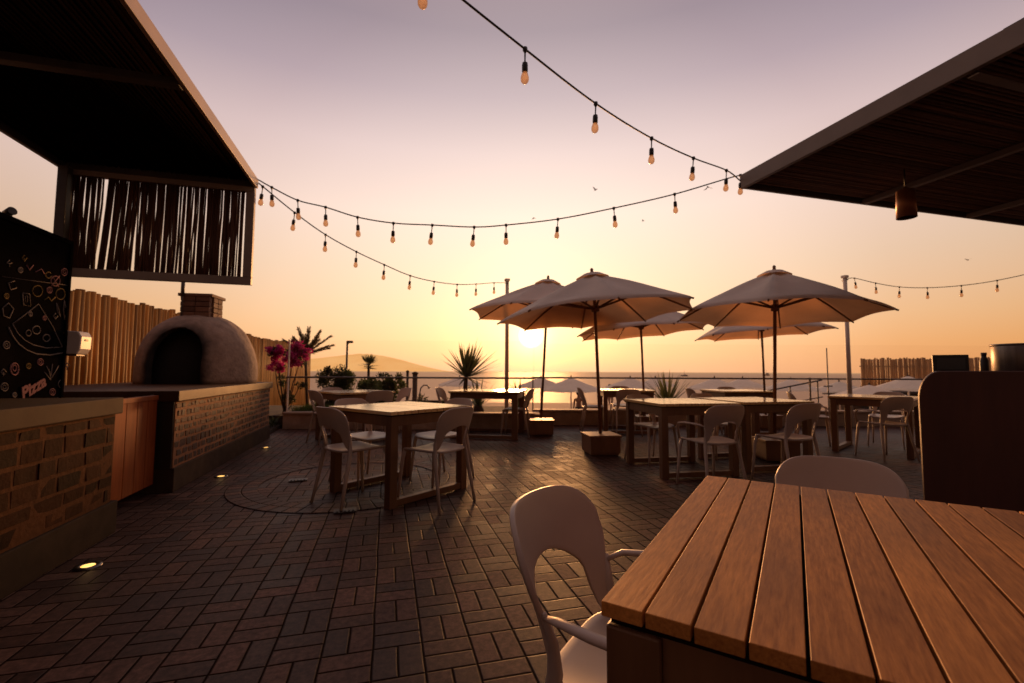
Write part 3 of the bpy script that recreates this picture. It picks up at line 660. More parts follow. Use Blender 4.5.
r = empty('stick_screen', (-2.22, 5.27, 1.94)); tag(r, 'framed hanging screen of crooked vertical sticks below the left canopy, above the oven', 'screen')
W2, HT = .83, 1.04
b = MB(); b.box((0, 0, .04), (2 * W2, .06, .08)); b.box((0, 0, HT - .025), (2 * W2, .06, .05)); b.box((-W2 + .03, 0, HT / 2 + .015), (.06, .06, HT - .132)); b.box((W2 - .04, 0, HT / 2 + .015), (.08, .06, HT - .132))
b.build('frame', M['screen_frame'], r, bevel=.003)
b = MB(); x = -W2 + .07
while x < W2 - .09:
    lean = random.gauss(-.012, .003) - (.035 if -.52 < x < -.20 else 0); rd = random.uniform(.0075, .0115)
    pts = [(x + lean + random.uniform(-.003, .003), random.uniform(-.012, .012), .06), (x + lean * .6 + random.uniform(-.004, .004), random.uniform(-.015, .015), .4), (x + lean * .2 + random.uniform(-.0035, .0035), random.uniform(-.015, .015), .72), (x, 0, HT - .03)]
    b.tube(pts, [rd, rd * random.uniform(.9, 1.1), rd, rd * .85], 6)
    x += rd * (1.42 if abs(x + .50) > .012 else 4.2) + random.choice([0, 0, .001, .002, .005])
b.build('stick_panel', M['stick'], r)

# ------------------------------------------------------------------ right canopy
r = empty('canopy_roof', (6.8, 1.2, 0)); tag(r, 'dark slatted flat canopy with grey edge at the upper right', 'canopy')
ox, oy = -6.8, -1.2
P(MB().span(3.56, 3.60, -3, 3.895, 2.985, 3.135), 'front_fascia', M['fascia_grey'], bevel=.004)
b = MB(); b.span(3.602, 10.2, 3.86, 3.895, 2.99, 3.134); b.span(10.2, 10.24, -3, 3.895, 2.99, 3.134); P(b, 'frame', M['steel_dark'], bevel=.003)
b = MB(); y = -2.9
while y < 3.84:
    b.tube([(3.61, y, 3.055 + random.uniform(-.005, .005)), (10.19, y + random.uniform(-.012, .012), 3.055 + random.uniform(-.005, .005))], random.uniform(.011, .017), 6); y += .036
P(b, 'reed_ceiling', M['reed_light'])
P(MB().span(3.6, 10.2, -3, 3.86, 3.085, 3.12), 'roof_sheet', M['black'])
for x in (5.2, 6.9, 8.6): P(MB().span(x, x + .06, -2.98, 3.858, 2.975, 3.03), 'beam', M['fascia_grey'], bevel=.003)
P(MB().span(3.602, 10.19, 1.9, 1.96, 2.962, 2.974), 'cross_bar', M['fascia_grey'], bevel=.003)
for x, y in ((10.1, 3.7), (10.1, -2.6), (4.2, -2.6)): P(MB().span(x - .05, x + .05, y - .05, y + .05, 0, 2.97), 'post', M['steel_dark'], bevel=.004)
P(MB().box((3.69, 1.62, 3.16), (.10, .34, .05), jit=.004), 'bracket', M['black'])
p = ond(906, 204, 4.44)
r = empty('pendant_lamp', (p.x, p.y, 2.56)); tag(r, 'copper cylinder pendant lamp hanging below the right canopy', 'pendant lamp')
MB().lathe([(.078, 0), (.082, .0), (.074, .27), (.03, .285), (.012, .31), (0, .31)], 22).build('shade', M['rust'], r)
MB().tube([(0, 0, .30), (0, 0, .485)], .006, 6).build('cord', M['cable'], r)
MB().lathe([(0, .05), (.02, .06), (.03, .09), (.018, .13), (.014, .2), (0, .2)], 12).build('bulb', M['bulb'], r)

# ------------------------------------------------------------------ tables
def make_table(wood, n=13, size=.88, h=.75, leg=.07, th=.028, gap=.006):
    r = empty('dining_table', (0, 0, 0)); s = size / 2
    b = MB(); pw = (size - gap * (n - 1)) / n
    for k in range(n):
        b.box((-s + pw / 2 + k * (pw + gap), 0, h - th / 2 + random.uniform(-.0006, .0006)), (pw, size, th))
    b.build('tabletop', M[wood], r, bevel=.0008, seg=1)
    MB().box((0, 0, h - th - .0055), (size - .02, size - .02, .009)).build('gap_shade_sheet', M['gap_shade'], r)  # added dark sheet, paints the shade seen between the planks
    q = s - leg / 2 - (.004 if th < .025 else .02)
    b = MB()
    for d in (-1, 1):
        b.box((0, d * (q + .012), h - .075), (2 * q - leg, .026, .09)); b.box((d * (q + .012), 0, h - .0752), (.026, 2 * q - leg, .09))
    b.build('apron', M['teak_leg'], r, bevel=.002)
    for dx in (-1, 1):
        for dy in (-1, 1):
            MB().box((dx * q, dy * q, (h - th - .011) / 2), (leg, leg, h - th - .011)).build('leg', M['teak_leg'], r, bevel=.004)
    for dy in (-1, 1):
        MB().box((0, dy * q, .035), (2 * q - leg - .001, leg * .8, .05)).build('stretcher', M['teak_leg'], r, bevel=.003)
    return r
# foreground table: planks run along its local Y
d1 = Vector((.732, .681, 0)); d2 = Vector((.681, -.732, 0))
tf = make_table('teak', 15, .86, th=.019, gap=.0042)
tf.location = Vector((.278, .566, 0)) + d1 * .43 + d2 * .43; tf.rotation_euler.z = math.atan2(-d1.x, d1.y)
tag(tf, 'large foreground table of reddish planks at the lower right corner', 'table', 'slatted wooden tables')
base_t = make_table('teak_old')
TABLES = [
 (.126, 4.22, 36.6, 'square wooden table with glowing top and four ivory chairs, in front of the oven counter'),
 (-.47, 7.45, 30, 'wooden table against the planter wall, behind the four chair table near the oven'),
 (1.64, 7.42, -24, 'wooden table below the spiky palm, between palm and first umbrella box'),
 (4.10, 7.35, -20, 'small wooden table just behind the middle wooden umbrella box'),
 (3.08, 4.36, -5, 'left one of the two wooden tables pushed together, right of the front umbrella box'),
 (4.10, 4.42, -3, 'right one of the two wooden tables pushed together, behind the foreground table'),
 (5.95, 6.75, -12, 'shaded wooden table in the back row near the railing, behind the two joined tables'),
 (6.38, 4.68, 27, 'wooden table at the right, next to the dark rounded bar'),
]
for i, (x, y, a, lb) in enumerate(TABLES):
    t = base_t if i == 0 else copy_tree(base_t)
    t.location = (x, y, 0); t.rotation_euler.z = R_(a); t.scale = (1.28, 1.08, .985) if i == 2 else (1, 1, .985)
    tag(t, lb, 'table', 'slatted wooden tables')

# ------------------------------------------------------------------ chairs
def make_chair(arms):
    r = empty('chair', (0, 0, 0)); pl = M['plastic']
    # back shell: arched band with an arched cut-out above the seat
    b = MB(); nc, nr = 36, 12
    def pt(t, z):
        a = t * .92; k_ = min(1.0, max(0.0, (z - .50) / .2)); k_ = k_ * k_ * (3 - 2 * k_); Rr = .252 * ((.80 if arms else .90) + (.22 if arms else .12) * k_)
        tilt = (z - .44) * .25
        return Vector((Rr * math.sin(a) * 1.03 / math.sin(.92) * .86, -.155 - tilt - .085 * (math.cos(a) - .6) / .4 * 1.0, z))
    g = []
    for i in range(nc + 1):
        t = -1 + 2 * i / nc; q = abs(t)
        top = .635 + .137 * (1 - q ** 4.2) ** .5
        if q < .66: lo = .628 - .062 * (q / .66) ** 2.0
        elif q < .80: lo = .566 - .116 * ((q - .66) / .14) ** .8
        else: lo = .45 - .02 * (q - .80) / .20
        g.append([b.bm.verts.new(pt(t, lo + (top - lo) * j / nr)) for j in range(nr + 1)])
    for A, B in zip(g, g[1:]):
        for j in range(nr): b.face([A[j], B[j], B[j + 1], A[j + 1]], True, .5)
    o = b.build('backrest', pl, r)
    so_ = o.modifiers.new('solid', 'SOLIDIFY'); so_.thickness = .013; so_.offset = 0
    bv = o.modifiers.new('bevel', 'BEVEL'); bv.width = .0045; bv.segments = 2; bv.limit_method = 'ANGLE'; bv.angle_limit = R_(50)
    # seat
    b = MB(); n, m_ = 40, 9; rings = []
    def se(k, f):
        a = 2 * PI * k / n; c, s_ = math.cos(a), math.sin(a)
        x = math.copysign(abs(c) ** .44, c) * .212 * f * (1.0 + .06 * s_); y = math.copysign(abs(s_) ** .44, s_) * .215 * f
        z = .437 - .016 * (1 - f ** 2) + (-.020 * max(0, (y - .12) / .1) ** 2) + .012 * (abs(x) / .22) ** 3
        return Vector((x, y, z))
    ctr = b.bm.verts.new((0, 0, .421))
    for j in range(1, m_ + 1): rings.append([b.bm.verts.new(se(k, j / m_)) for k in range(n)])
    for k in range(n): b.face([ctr, rings[0][k], rings[0][(k + 1) % n]], True, .5)
    for A, B in zip(rings, rings[1:]):
        for k in range(n): b.face([A[k], B[k], B[(k + 1) % n], A[(k + 1) % n]], True, .5)
    o = b.build('seat', pl, r)
    so_ = o.modifiers.new('solid', 'SOLIDIFY'); so_.thickness = .018; so_.offset = -1
    bv = o.modifiers.new('bevel', 'BEVEL'); bv.width = .006; bv.segments = 2; bv.limit_method = 'ANGLE'; bv.angle_limit = R_(50)
    for sx in (-1, 1):
        w_ = .88 if arms else .99
        MB().tube([(sx * .206 * (.5 + w_ / 2), -.188, .585), (sx * .199 * w_, -.176, .52), (sx * .197 * w_, -.172, .46), (sx * .202 * (w_ + .03), -.180, .40), (sx * .216 * (.4 + w_ * .6), -.215, .22), (sx * .232, -.262, 0)], [.006, .0125, .017, .0185, .0165, .012], 10, flat=.8).build('leg', pl, r)
        MB().tube([(sx * .190, .165, .425), (sx * .200, .178, .36), (sx * .212, .195, .18), (sx * .222, .212, 0)], [.020, .019, .016, .012], 10, flat=.75).build('leg', pl, r)
        if arms:
            MB().tube([(sx * .188, -.185, .572), (sx * .216, -.150, .588), (sx * .238, -.07, .592), (sx * .248, .04, .592), (sx * .243, .13, .580), (sx * .230, .175, .535), (sx * .205, .182, .425)],
                      [.010, .013, .016, .017, .016, .015, .015], 10, flat=.55, up=(0, 0, 1)).build('armrest', pl, r)
    return r
ch_plain, ch_arm = make_chair(False), make_chair(True)
used = set()
def chair(x, y, fx, fy, arm, label):
    src = ch_arm if arm else ch_plain
    o = src if src not in used else copy_tree(src)
    used.add(src); o.location = (x, y, 0); o.rotation_euler.z = math.atan2(-fx, fy); o.scale = (.84, .97, .968) if 'broad back' in label else (.93, 1, .965) if 'closest' in label else (.90, .97, 1)
    tag(o, label, 'chair', 'ivory plastic chairs')
chair(.575, .885, .681, -.732, 1, 'ivory armchair at the left edge of the foreground table, closest chair in view')
chair(1.335, 1.085, -.732, -.681, 1, 'ivory chair tucked behind the far edge of the foreground table, only its broad back showing')
chair(-.23, 3.97, .803, .596, 0, 'ivory chair at the near left of the four chair table, nearest the oven counter')
chair(.385, 3.77, -.66, .75, 0, 'ivory chair on the near right side of the four chair table, seen from behind')
chair(-.19, 4.63, .596, -.803, 0, 'ivory chair on the far left side of the four chair table, facing the viewer')
chair(.52, 4.52, -.803, -.596, 0, 'ivory chair at the far right of the four chair table, mostly hidden by it')
chair(-.80, 7.30, .85, .5, 0, 'ivory chair at the left end of the planter wall table, nearest the oven counter')
chair(-.17, 7.02, -.35, .93, 0, 'ivory chair at the front of the planter wall table, seen from behind')
chair(-.75, 7.92, .5, -.86, 0, 'ivory chair on the far side of the planter wall table, back to the shrubs')
chair(.08, 7.70, -.86, -.4, 0, 'ivory chair at the right end of the planter wall table')
chair(1.10, 7.68, .9, -.4, 0, 'ivory chair at the left side of the table below the spiky palm')
chair(2.06, 7.30, -.9, .42, 0, 'ivory chair at the right of the table below the spiky palm, beside an umbrella box')
chair(3.60, 7.52, .94, -.34, 0, 'ivory chair at the left side of the small table behind the middle umbrella box')
chair(4.33, 7.86, -.34, -.94, 0, 'ivory chair on the sea side of the small table behind the middle umbrella box')
chair(3.88, 6.92, .3, .95, 0, 'ivory chair on the near side of the small table behind the middle umbrella box')
chair(2.86, 3.60, .03, 1, 1, 'ivory armchair on the near side of the two joined tables, beside their seam')
chair(3.74, 3.62, -.06, 1, 0, 'ivory chair on the near side of the right joined table, above the foreground chair back')
chair(3.02, 4.78, .1, -1, 0, 'ivory chair on the far side of the left joined table')
chair(4.02, 4.90, .05, -1, 0, 'ivory chair on the far side of the right joined table')
chair(5.42, 6.9, .95, -.3, 0, 'ivory chair at the left end of the shaded table in the back row')
chair(6.28, 7.2, -.25, -.97, 0, 'ivory chair on the sea side of the shaded table in the back row')
chair(5.86, 5.16, .72, -.69, 1, 'ivory chair seen in profile at the left of the table next to the dark bar')
chair(5.97, 4.30, .25, .97, 1, 'ivory armchair on the near side of the right table, partly hidden by the dark bar')
chair(7.0, 4.98, -.85, -.45, 0, 'ivory chair on the far side of the table next to the dark bar')

# ------------------------------------------------------------------ umbrellas
def make_umbrella(R0=1.28, nseg=8, pole_h=2.36, rim=1.80, seed=1):
    rnd = random.Random(seed)
    r = empty('patio_umbrella', (0, 0, 0))
    b = MB(); b.box((0, 0, .125), (.39, .39, .20)); b.box((0, 0, .238), (.42, .42, .028))
    b.box((0, 0, .02), (.36, .36, .03)); b.build('base_box', M['box_wood'], r, bevel=.004)
    MB().tube([(0, 0, .24), (0, 0, pole_h - .06)], .021, 12).build('pole', M['pole_wood'], r)
    MB().lathe([(0, -.09), (.045, -.09), (.048, -.03), (.03, 0), (0, 0)], 14, (0, 0, pole_h - .055)).build('crown_hub', M['pole_wood'], r)
    hz = rim + .09
    MB().lathe([(.022, -.05), (.052, -.045), (.052, .03), (.022, .04)], 14, (0, 0, hz)).build('runner_hub', M['pole_wood'], r)
    MB().lathe([(0, -.01), (.042, -.008), (.026, .02), (.020, .04), (.024, .055), (.012, .075), (0, .08)], 12, (0, 0, pole_h - .005)).build('finial', M['pole_wood'], r)
    # canopy with sagging panels
    b = MB(); per, nr = 8, 14
    nn = nseg * per
    def cz(f, k):
        s = (k % per) / per; sag = math.sin(PI * s)
        top = pole_h - .005
        z = top + (rim - top) * (f ** 1.03) + .022 * math.sin(PI * f) * (1 - .9 * sag) - .018 * math.sin(PI * f) * sag
        a = 2 * PI * k / nn
        edge = math.cos(PI / nseg) / math.cos((s - .5) * 2 * PI / nseg)
        rr = R0 * f * (edge ** 1.0) * (1 - .022 * sag * f)
        z += .030 * sag * f ** 3
        z += .006 * f * math.sin(a * 5 + f * 9 + seed)
        return Vector((rr * math.cos(a), rr * math.sin(a), z))
    ctr = b.bm.verts.new((0, 0, pole_h))
    g = [[b.bm.verts.new(cz(j / nr, k)) for k in range(nn)] for j in range(1, nr + 1)]
    # short hanging valance
    val = []
    for k in range(nn):
        s = (k % per) / per; v = cz(1, k)
        val.append(b.bm.verts.new(Vector((v.x * 1.004, v.y * 1.004, v.z - .024 - .006 * math.sin(PI * s)))))
    g.append(val)
    for k in range(nn): b.face([ctr, g[0][k], g[0][(k + 1) % nn]], True, (k // per) / nseg)
    for A, B in zip(g, g[1:]):
        for k in range(nn): b.face([A[k], B[k], B[(k + 1) % nn], A[(k + 1) % nn]], True, (k // per) / nseg)
    b.build('canopy', M['canvas'], r)
    # vent cap
    b = MB(); ct = b.bm.verts.new((0, 0, pole_h + .012)); prev = None
    for f, dz in ((.09, -.02), (.17, -.075)):
        ring = [b.bm.verts.new((R0 * f * math.cos(2 * PI * k / 24), R0 * f * math.sin(2 * PI * k / 24), pole_h + .012 + dz)) for k in range(24)]
        for k in range(24):
            if prev is None: b.face([ct, ring[k], ring[(k + 1) % 24]], True, .4)
            else: b.face([prev[k], ring[k], ring[(k + 1) % 24], prev[(k + 1) % 24]], True, .4)
        prev = ring
    b.build('vent_cap', M['canvas'], r)
    for k in range(nseg):
        a = 2 * PI * k / nseg; c, s = math.cos(a), math.sin(a)
        p = [cz(f, k * per) for f in (.06, .35, .7, 1.0)]
        pts = [q + Vector((0, 0, -.022)) for q in p]; pts[-1] = pts[-1] + Vector((c * .03, s * .03, -.008))
        MB().tube(pts, [.016, .016, .014, .011], 6).build('rib', M['pole_wood'], r)
        q = cz(.52, k * per) + Vector((0, 0, -.03))
        MB().tube([(.045 * c, .045 * s, hz), q], .0135, 6).build('strut', M['pole_wood'], r)
    return r
um = make_umbrella()
UMB = [ # where, spin, pole lean, canopy lean (degrees, + to the right seen from the terrace), size, height
 (SU(600, 5.97), 0, -2.1, -4.6, 1.0, 1.0, 'cream parasol in front, rising from the nearest wooden umbrella box, centre of the terrace'),
 (SU(541, 7.75), 18, 3.0, 2.5, 1.03, 1.115, 'cream parasol leaning in front of the sun, left of and behind the central one'),
 (SU(644, 8.45), 8, -1.7, -4.4, .95, 1.0, 'cream parasol at the back in the gap between the central and right ones'),
 (SU(772, 5.62), 12, 2.0, 1.5, .90, .985, 'broad cream parasol on the right, standing behind the two joined tables'),
 (SU(764, 8.75), 20, -1.0, -3.2, .93, 1.0, 'smaller looking cream parasol at the back, below the broad right one'),
]
for i, (p, sp_, tl, tc_, rs, hs, lb) in enumerate(UMB):
    o = um if i == 0 else copy_tree(um)
    o.location = p
    tag(o, lb, 'umbrella', 'cream patio umbrellas on the terrace')
    # corner of the octagon towards the terrace, then lean the pole about the box and the canopy about its hub
    Q = Matrix.Translation((0, 0, .22)) @ Matrix.Rotation(R_(tl), 4, HEAD) @ Matrix.Translation((0, 0, -.22))
    hub = Matrix.Translation((0, 0, 2.0 * hs))
    K = hub @ Matrix.Rotation(R_(tc_ - tl), 4, HEAD) @ Matrix.Rotation(R_(-1.6), 4, SIDE) @ hub.inverted()
    Z = Matrix.Rotation(-PI / 2 - YAW + R_(sp_), 4, 'Z') @ Matrix.Diagonal((rs, rs, hs, 1))
    for c in o.children:
        if c.name.startswith('base_box'): c.rotation_euler.z = R_((-7, -15, -10, -19, -12)[i])
        elif c.name.startswith('pole'): c.matrix_local = Q @ Matrix.Diagonal((1, 1, hs, 1))
        else: c.matrix_local = Q @ K @ Z

# beach umbrellas
def make_beach_umbrella():
    r = empty('beach_umbrella', (0, 0, 0))
    MB().tube([(0, 0, 0), (0, 0, 2.30)], .035, 8).build('pole', M['post_pale'], r)
    b = MB(); n = 16; prev = None; ct = b.bm.verts.new((0, 0, 2.34))
    for f, z in ((.12, 2.28), (.5, 2.07), (1, 1.80), (1.01, 1.70)):
        ring = [b.bm.verts.new((1.36 * f * math.cos(2 * PI * k / n), 1.36 * f * math.sin(2 * PI * k / n), z + (.03 * (k % 2) if f >= 1 else 0))) for k in range(n)]
        for k in range(n):
            if prev is None: b.face([ct, ring[k], ring[(k + 1) % n]], False, .5)
            else: b.face([prev[k], ring[k], ring[(k + 1) % n], prev[(k + 1) % n]], False, .5)
        prev = ring
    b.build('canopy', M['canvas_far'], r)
    MB().lathe([(0, 0), (.05, 0), (.03, .08), (0, .14)], 8, (0, 0, 2.33)).build('finial', M['bark'], r)
    return r
bu = make_beach_umbrella()
BU = [(571, 21.0, 1.0, 'largest white beach umbrella beyond the railing, left of the central pole'), (541, 27, 1.0, 'white beach umbrella just left of the largest one, below the sun'),
      (630, 25.5, 1.0, 'white beach umbrella beyond the railing under the back parasol gap'), (714, 24.5, 1.0, 'white beach umbrella left of the shaded back row table'),
      (742, 29, 1.0, 'white beach umbrella peeping behind the shaded back row table'), (790, 25, .98, 'white beach umbrella right of the right parasol pole'),
      (838, 25, .93, 'white beach umbrella at the tall right pole, left of the cane fence'), (868, 19, .90, 'low white beach umbrella in front of the left end of the cane fence'), (907, 21.5, 1.06, 'white beach umbrella with pale post in front of the cane fence'),
      (460, 30, 1.0, 'faint white beach umbrella behind the trunk of the spiky palm'), (655, 31, 1.0, 'white beach umbrella behind the agave beyond the railing')]
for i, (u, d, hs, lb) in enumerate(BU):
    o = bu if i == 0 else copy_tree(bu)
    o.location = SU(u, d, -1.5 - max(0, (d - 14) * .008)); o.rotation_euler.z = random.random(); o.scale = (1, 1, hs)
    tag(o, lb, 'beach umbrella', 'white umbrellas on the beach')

# ------------------------------------------------------------------ poles, strings of bulbs
POL, POR = S(-.10, 8.93), S(6.58, 8.90)
for p, h, lb in ((POL, 2.86, 'tall pale post left of the parasols carrying the left string of bulbs'), (POR, 2.95, 'tall pale post on the right carrying the right string of bulbs')):
    r = empty('light_post', p); tag(r, lb, 'post', 'posts carrying strings of bulbs')
    MB().tube([(0, 0, 0), (0, 0, h)], [.042, .036], 12).build('shaft', M['post_pale'], r)
    MB().box((0, 0, h + .0), (.095, .095, .05)).build('cap', M['post_pale'], r, bevel=.005)
    MB().tube([(.0, -.06, h - .07), (0, .06, h - .07)], .012, 6).build('hook', M['steel_dark'], r)
    MB().box((0, 0, .008), (.16, .16, .016)).build('foot_plate', M['steel_dark'], r)

def spline(pts, n):
    out = []
    P_ = [pts[0] * 2 - pts[1]] + pts + [pts[-1] * 2 - pts[-2]]
    for i in range(1, len(P_) - 2):
        a, b_, c, d = P_[i - 1:i + 3]
        for k in range(n):
            t = k / n
            out.append(.5 * ((2 * b_) + (c - a) * t + (2 * a - 5 * b_ + 4 * c - d) * t * t + (3 * b_ - a - 3 * c + d) * t ** 3))
    out.append(pts[-1]); return out
bulb_me = None
def bulb_parts(parent, p, tilt):
    global bulb_me
    if bulb_me is None:
        b = MB(); b.lathe([(0, .012), (.016, .012), (.018, -.01), (.011, -.02), (.006, -.03), (.0055, -.09), (.0075, -.095), (.019, -.10), (.0215, -.12), (.0215, -.160), (.018, -.166), (0, -.166)], 12)
        s = b.build('bulb_socket', M['black'], parent)
        b = MB(); b.lathe([(0, -.165), (.0165, -.166), (.022, -.178), (.0285, -.200), (.0300, -.214), (.0275, -.230), (.019, -.243), (.008, -.248), (0, -.249)], 14)
        g_ = b.build('bulb_glass', M['bulb'], s); bulb_me = (s, g_)
    else:
        s = bulb_me[0].copy(); col.objects.link(s); s.parent = parent
        g_ = bulb_me[1].copy(); col.objects.link(g_); g_.parent = s
    s.scale = (.86,) * 3; s.location = p; s.rotation_euler = (random.uniform(-.08, .08), random.uniform(-.08, .08), random.random())
def light_string(bulbs, ends, label):
    # bulbs: lower tips in the place; ends: anchor points of the cable
    tops = [p + Vector((0, 0, .215)) for p in bulbs]
    ctrl = [ends[0]] + tops + [ends[1]]
    r = empty('string_light', ctrl[0]); tag(r, label, 'string lights', 'strings of bulbs over the terrace')
    o0 = ctrl[0]
    MB().tube([q - o0 for q in spline(ctrl, 6)], .0068, 6).build('cable', M['cable'], r)
    for p in tops: bulb_parts(r, p - o0, 0)
V3 = lambda *a: Vector(a)
CL, CR = V3(-1.38, 5.30, 3.09), V3(3.57, 3.90, 3.06)
def onseg(u, v, p0, p1):
    n_ = Vector((-(p1.y - p0.y), p1.x - p0.x, 0)); d = ray(u, v); return EYEP + d * (n_.dot(p0 - EYEP) / n_.dot(d))
S1 = [onseg(u, v, V3(-1.38, 1.5, 0), CR) for u, v in [(424, 8), (525, 83), (596, 133), (652, 164), (694, 181), (727, 191)]]
S1 = [onseg(u, v, V3(-1.38, 1.5, 0), CR) for u, v in [(340, -66)]] + S1
light_string(S1, (V3(-1.38, 1.5, 3.30), CR + V3(0, 0, .02)), 'string of bulbs crossing the top of the picture down to the right canopy corner')
S2 = [onseg(u, v, CL, CR) for u, v in [(271, 207), (297, 220), (325, 227), (357, 237), (393, 243), (432, 245), (474, 247), (506, 245), (558, 239), (614, 228), (675, 214), (741, 195)]]
light_string(S2, (CL, CR + V3(0, 0, -.01)), 'sagging string of bulbs from left canopy corner across to the right canopy corner')
PLt = V3(POL.x, POL.y, 2.80)
S3 = [onseg(u, v, CL, PLt) for u, v in [(262, 206), (294, 231), (325, 252), (356, 268), (384, 280), (410, 290), (434, 295), (457, 297), (476, 296), (494, 294)]]
light_string(S3, (CL + V3(0, 0.02, -.03), PLt), 'sagging string of bulbs from left canopy corner to the tall post near the sun')
PRt = V3(POR.x, POR.y, 2.90); E4 = V3(11.2, 5.3, 3.05)
S4 = [onseg(u, v, PRt, E4) for u, v in [(855, 289), (876, 294), (900, 298), (928, 299), (962, 297), (998, 292), (1036, 283)]]
light_string(S4, (PRt, E4), 'short string of bulbs from the tall right post below the right canopy')

# ------------------------------------------------------------------ recessed floor lights, drain covers
for i, (u, v, lb) in enumerate([(88, 567, 'lit recessed floor light at the foot of the near brick counter'), (221, 477, 'lit recessed floor light at the foot of the oven counter, near its middle'), (266, 448, 'lit recessed floor light at the far end of the oven counter')]):
    p = onz(u, v, 0)
    r = empty('floor_light', (p.x, p.y, 0)); tag(r, lb, 'floor light', 'recessed floor lights along the counters')
    MB().lathe([(.030, .004), (.034, .010), (.056, .012), (.060, .004)], 24).build('trim_ring', M['inox'], r)
    MB().lathe([(0, .0075), (.031, .0075), (.031, .004)], 20).build('lens', M['lamp_lens'], r)
    ld = bpy.data.lights.new('floor_lamp', 'POINT'); ld.energy = .05; ld.color = (1, .6, .22); ld.shadow_soft_size = .02
    lo = bpy.data.objects.new('floor_lamp', ld); col.objects.link(lo); lo.parent = r; lo.location = (0, 0, .05)
for i, (u, v, lb) in enumerate([(298, 481, 'dark drain cover inside the paving ring'), (345, 512, 'dark drain cover on the near edge of the paving ring')]):
    p = onz(u, v, 0)
    r = empty('drain_cover', (p.x, p.y, .008), .1); tag(r, lb, 'drain cover', 'small drain covers in the floor')
    MB().box((0, 0, .003), (.16, .09, .006)).build('frame', M['steel_dark'], r, bevel=.001)
    b = MB()
    for k in range(5): b.box((-.056 + k * .028, 0, .008), (.014, .07, .005))
    b.build('grate', M['black'], r)

# ------------------------------------------------------------------ dark bar at the right, with its things
p0 = SU(917, 2.3); BR = SHORE - R_(36)
r = empty('bar_counter', (p0.x, p0.y, 0), BR); tag(r, 'dark brown bar with rounded top corner behind the foreground table at the right', 'bar')
prof = [(0, 0), (0, .92)] + [(.085 - .085 * math.cos(a), .92 + .142 * math.sin(a)) for a in [PI / 2 * k / 10 for k in range(1, 11)]] + [(1.15, 1.066), (1.15, 0)]
MB().prism(prof, .05).build('front_panel', M['bar_wood'], r, bevel=.006, seg=3)
MB().span(.14, 1.14, .051, .55, .04, 1.0).build('body', M['bar_wood'], r, bevel=.004)
MB().span(.13, 1.15, .052, .60, 1.01, 1.052).build('bar_top', M['bar_wood'], r, bevel=.006)
tz = 1.053
r = empty('menu_stand', SU(950, 2.62, tz), SHORE - R_(30)); tag(r, 'small black framed sign standing on the dark bar', 'sign')
MB().box((0, 0, .052), (.155, .02, .104)).build('board', M['black'], r, bevel=.003)
MB().box((.0, -.0115, .052), (.122, .003, .066)).build('display', M['screen'], r)
MB().box((0, .03, .004), (.10, .08, .008)).build('foot', M['black'], r)
r = empty('steel_canister', SU(1022, 2.52, tz)); tag(r, 'brushed steel canister standing on the dark bar at the picture edge', 'canister')
MB().lathe([(0, 0), (.118, 0), (.12, .004), (.12, .158), (.118, .162), (.112, .162), (.112, .02), (0, .02)], 40).build('vessel', M['inox'], r)
MB().lathe([(.1205, .150), (.124, .152), (.124, .160), (.1205, .162)], 40).build('rim', M['inox'], r)
r = empty('dark_bottle', SU(984, 2.72, tz)); tag(r, 'small dark bottle on the bar just left of the steel canister', 'bottle')
MB().lathe([(0, 0), (.020, 0), (.021, .01), (.021, .075), (.012, .095), (.011, .108), (0, .108)], 18).build('body', M['black'], r)
MB().lathe([(0, .106), (.0135, .106), (.0135, .122), (0, .122)], 14).build('cap', M['steel_dark'], r)

# ------------------------------------------------------------------ beach: cane fence, posts, stair rail, people, boat
a_, c_ = SU(861, 27.0), SU(1010, 30.0)
r = empty('cane_fence', (a_.x, a_.y, -1.55)); tag(r, 'pale cane fence with uneven tips on the beach at the right', 'fence')
dv = c_ - a_; ln = dv.length; dv.normalize(); b = MB(); s = 0
while s < ln:
    rd = random.uniform(.045, .075); h = 3.45 + random.uniform(-.06, .06) + .016 * s
    q = dv * s
    b.tube([(q.x, q.y, 0), (q.x + random.uniform(-.03, .03), q.y, h)], [rd, rd * .8], 6); s += rd * 2 + random.uniform(.0, .045)
b.build('cane_panel', M['fence_far'], r)
for z in (.6, 1.8, 3.0):
    MB().tube([(.06 * dv.y, .08, z), (dv.x * ln + .06 * dv.y, dv.y * ln + .08, z)], .04, 6).build('rail', M['bark'], r)
b = MB(); b.box((0, 0, .9), (8.5, .5, 1.6)); 
o = empty('beach_hut', SU(885, 25.6, -1.56), SHORE); tag(o, 'low dark beach bar building in front of the cane fence', 'beach hut')
MB().box((0, 0, .75), (5.6, 1.2, 1.5)).build('wall', M['bark'], o, bevel=.01)
MB().box((0, -.1, 1.56), (6.2, 1.7, .10)).build('roof', M['terracotta'], o, bevel=.01)
MB().box((-.6, -.605, .85), (2.6, .02, .7)).build('hatch', M['black'], o)

r = empty('stair_railing', SU(815, 10.9, -1.2), SHORE); tag(r, 'slanting metal stair railing going down to the beach beyond the glass', 'railing')
A0, A1 = Vector((.15, 0, 2.08)), Vector((-1.75, .5, 1.62))
MB().tube([A0, A1], .018, 8).build('handrail', M['steel_dark'], r); MB().tube([A0 - Vector((0, 0, .4)), A1 - Vector((0, 0, .4))], .012, 8).build('mid_rail', M['steel_dark'], r)
for t in (.05, .35, .65, .95):
    q = A0.lerp(A1, t); MB().tube([q, (q.x, q.y, -.3)], .016, 8).build('post', M['steel_dark'], r)

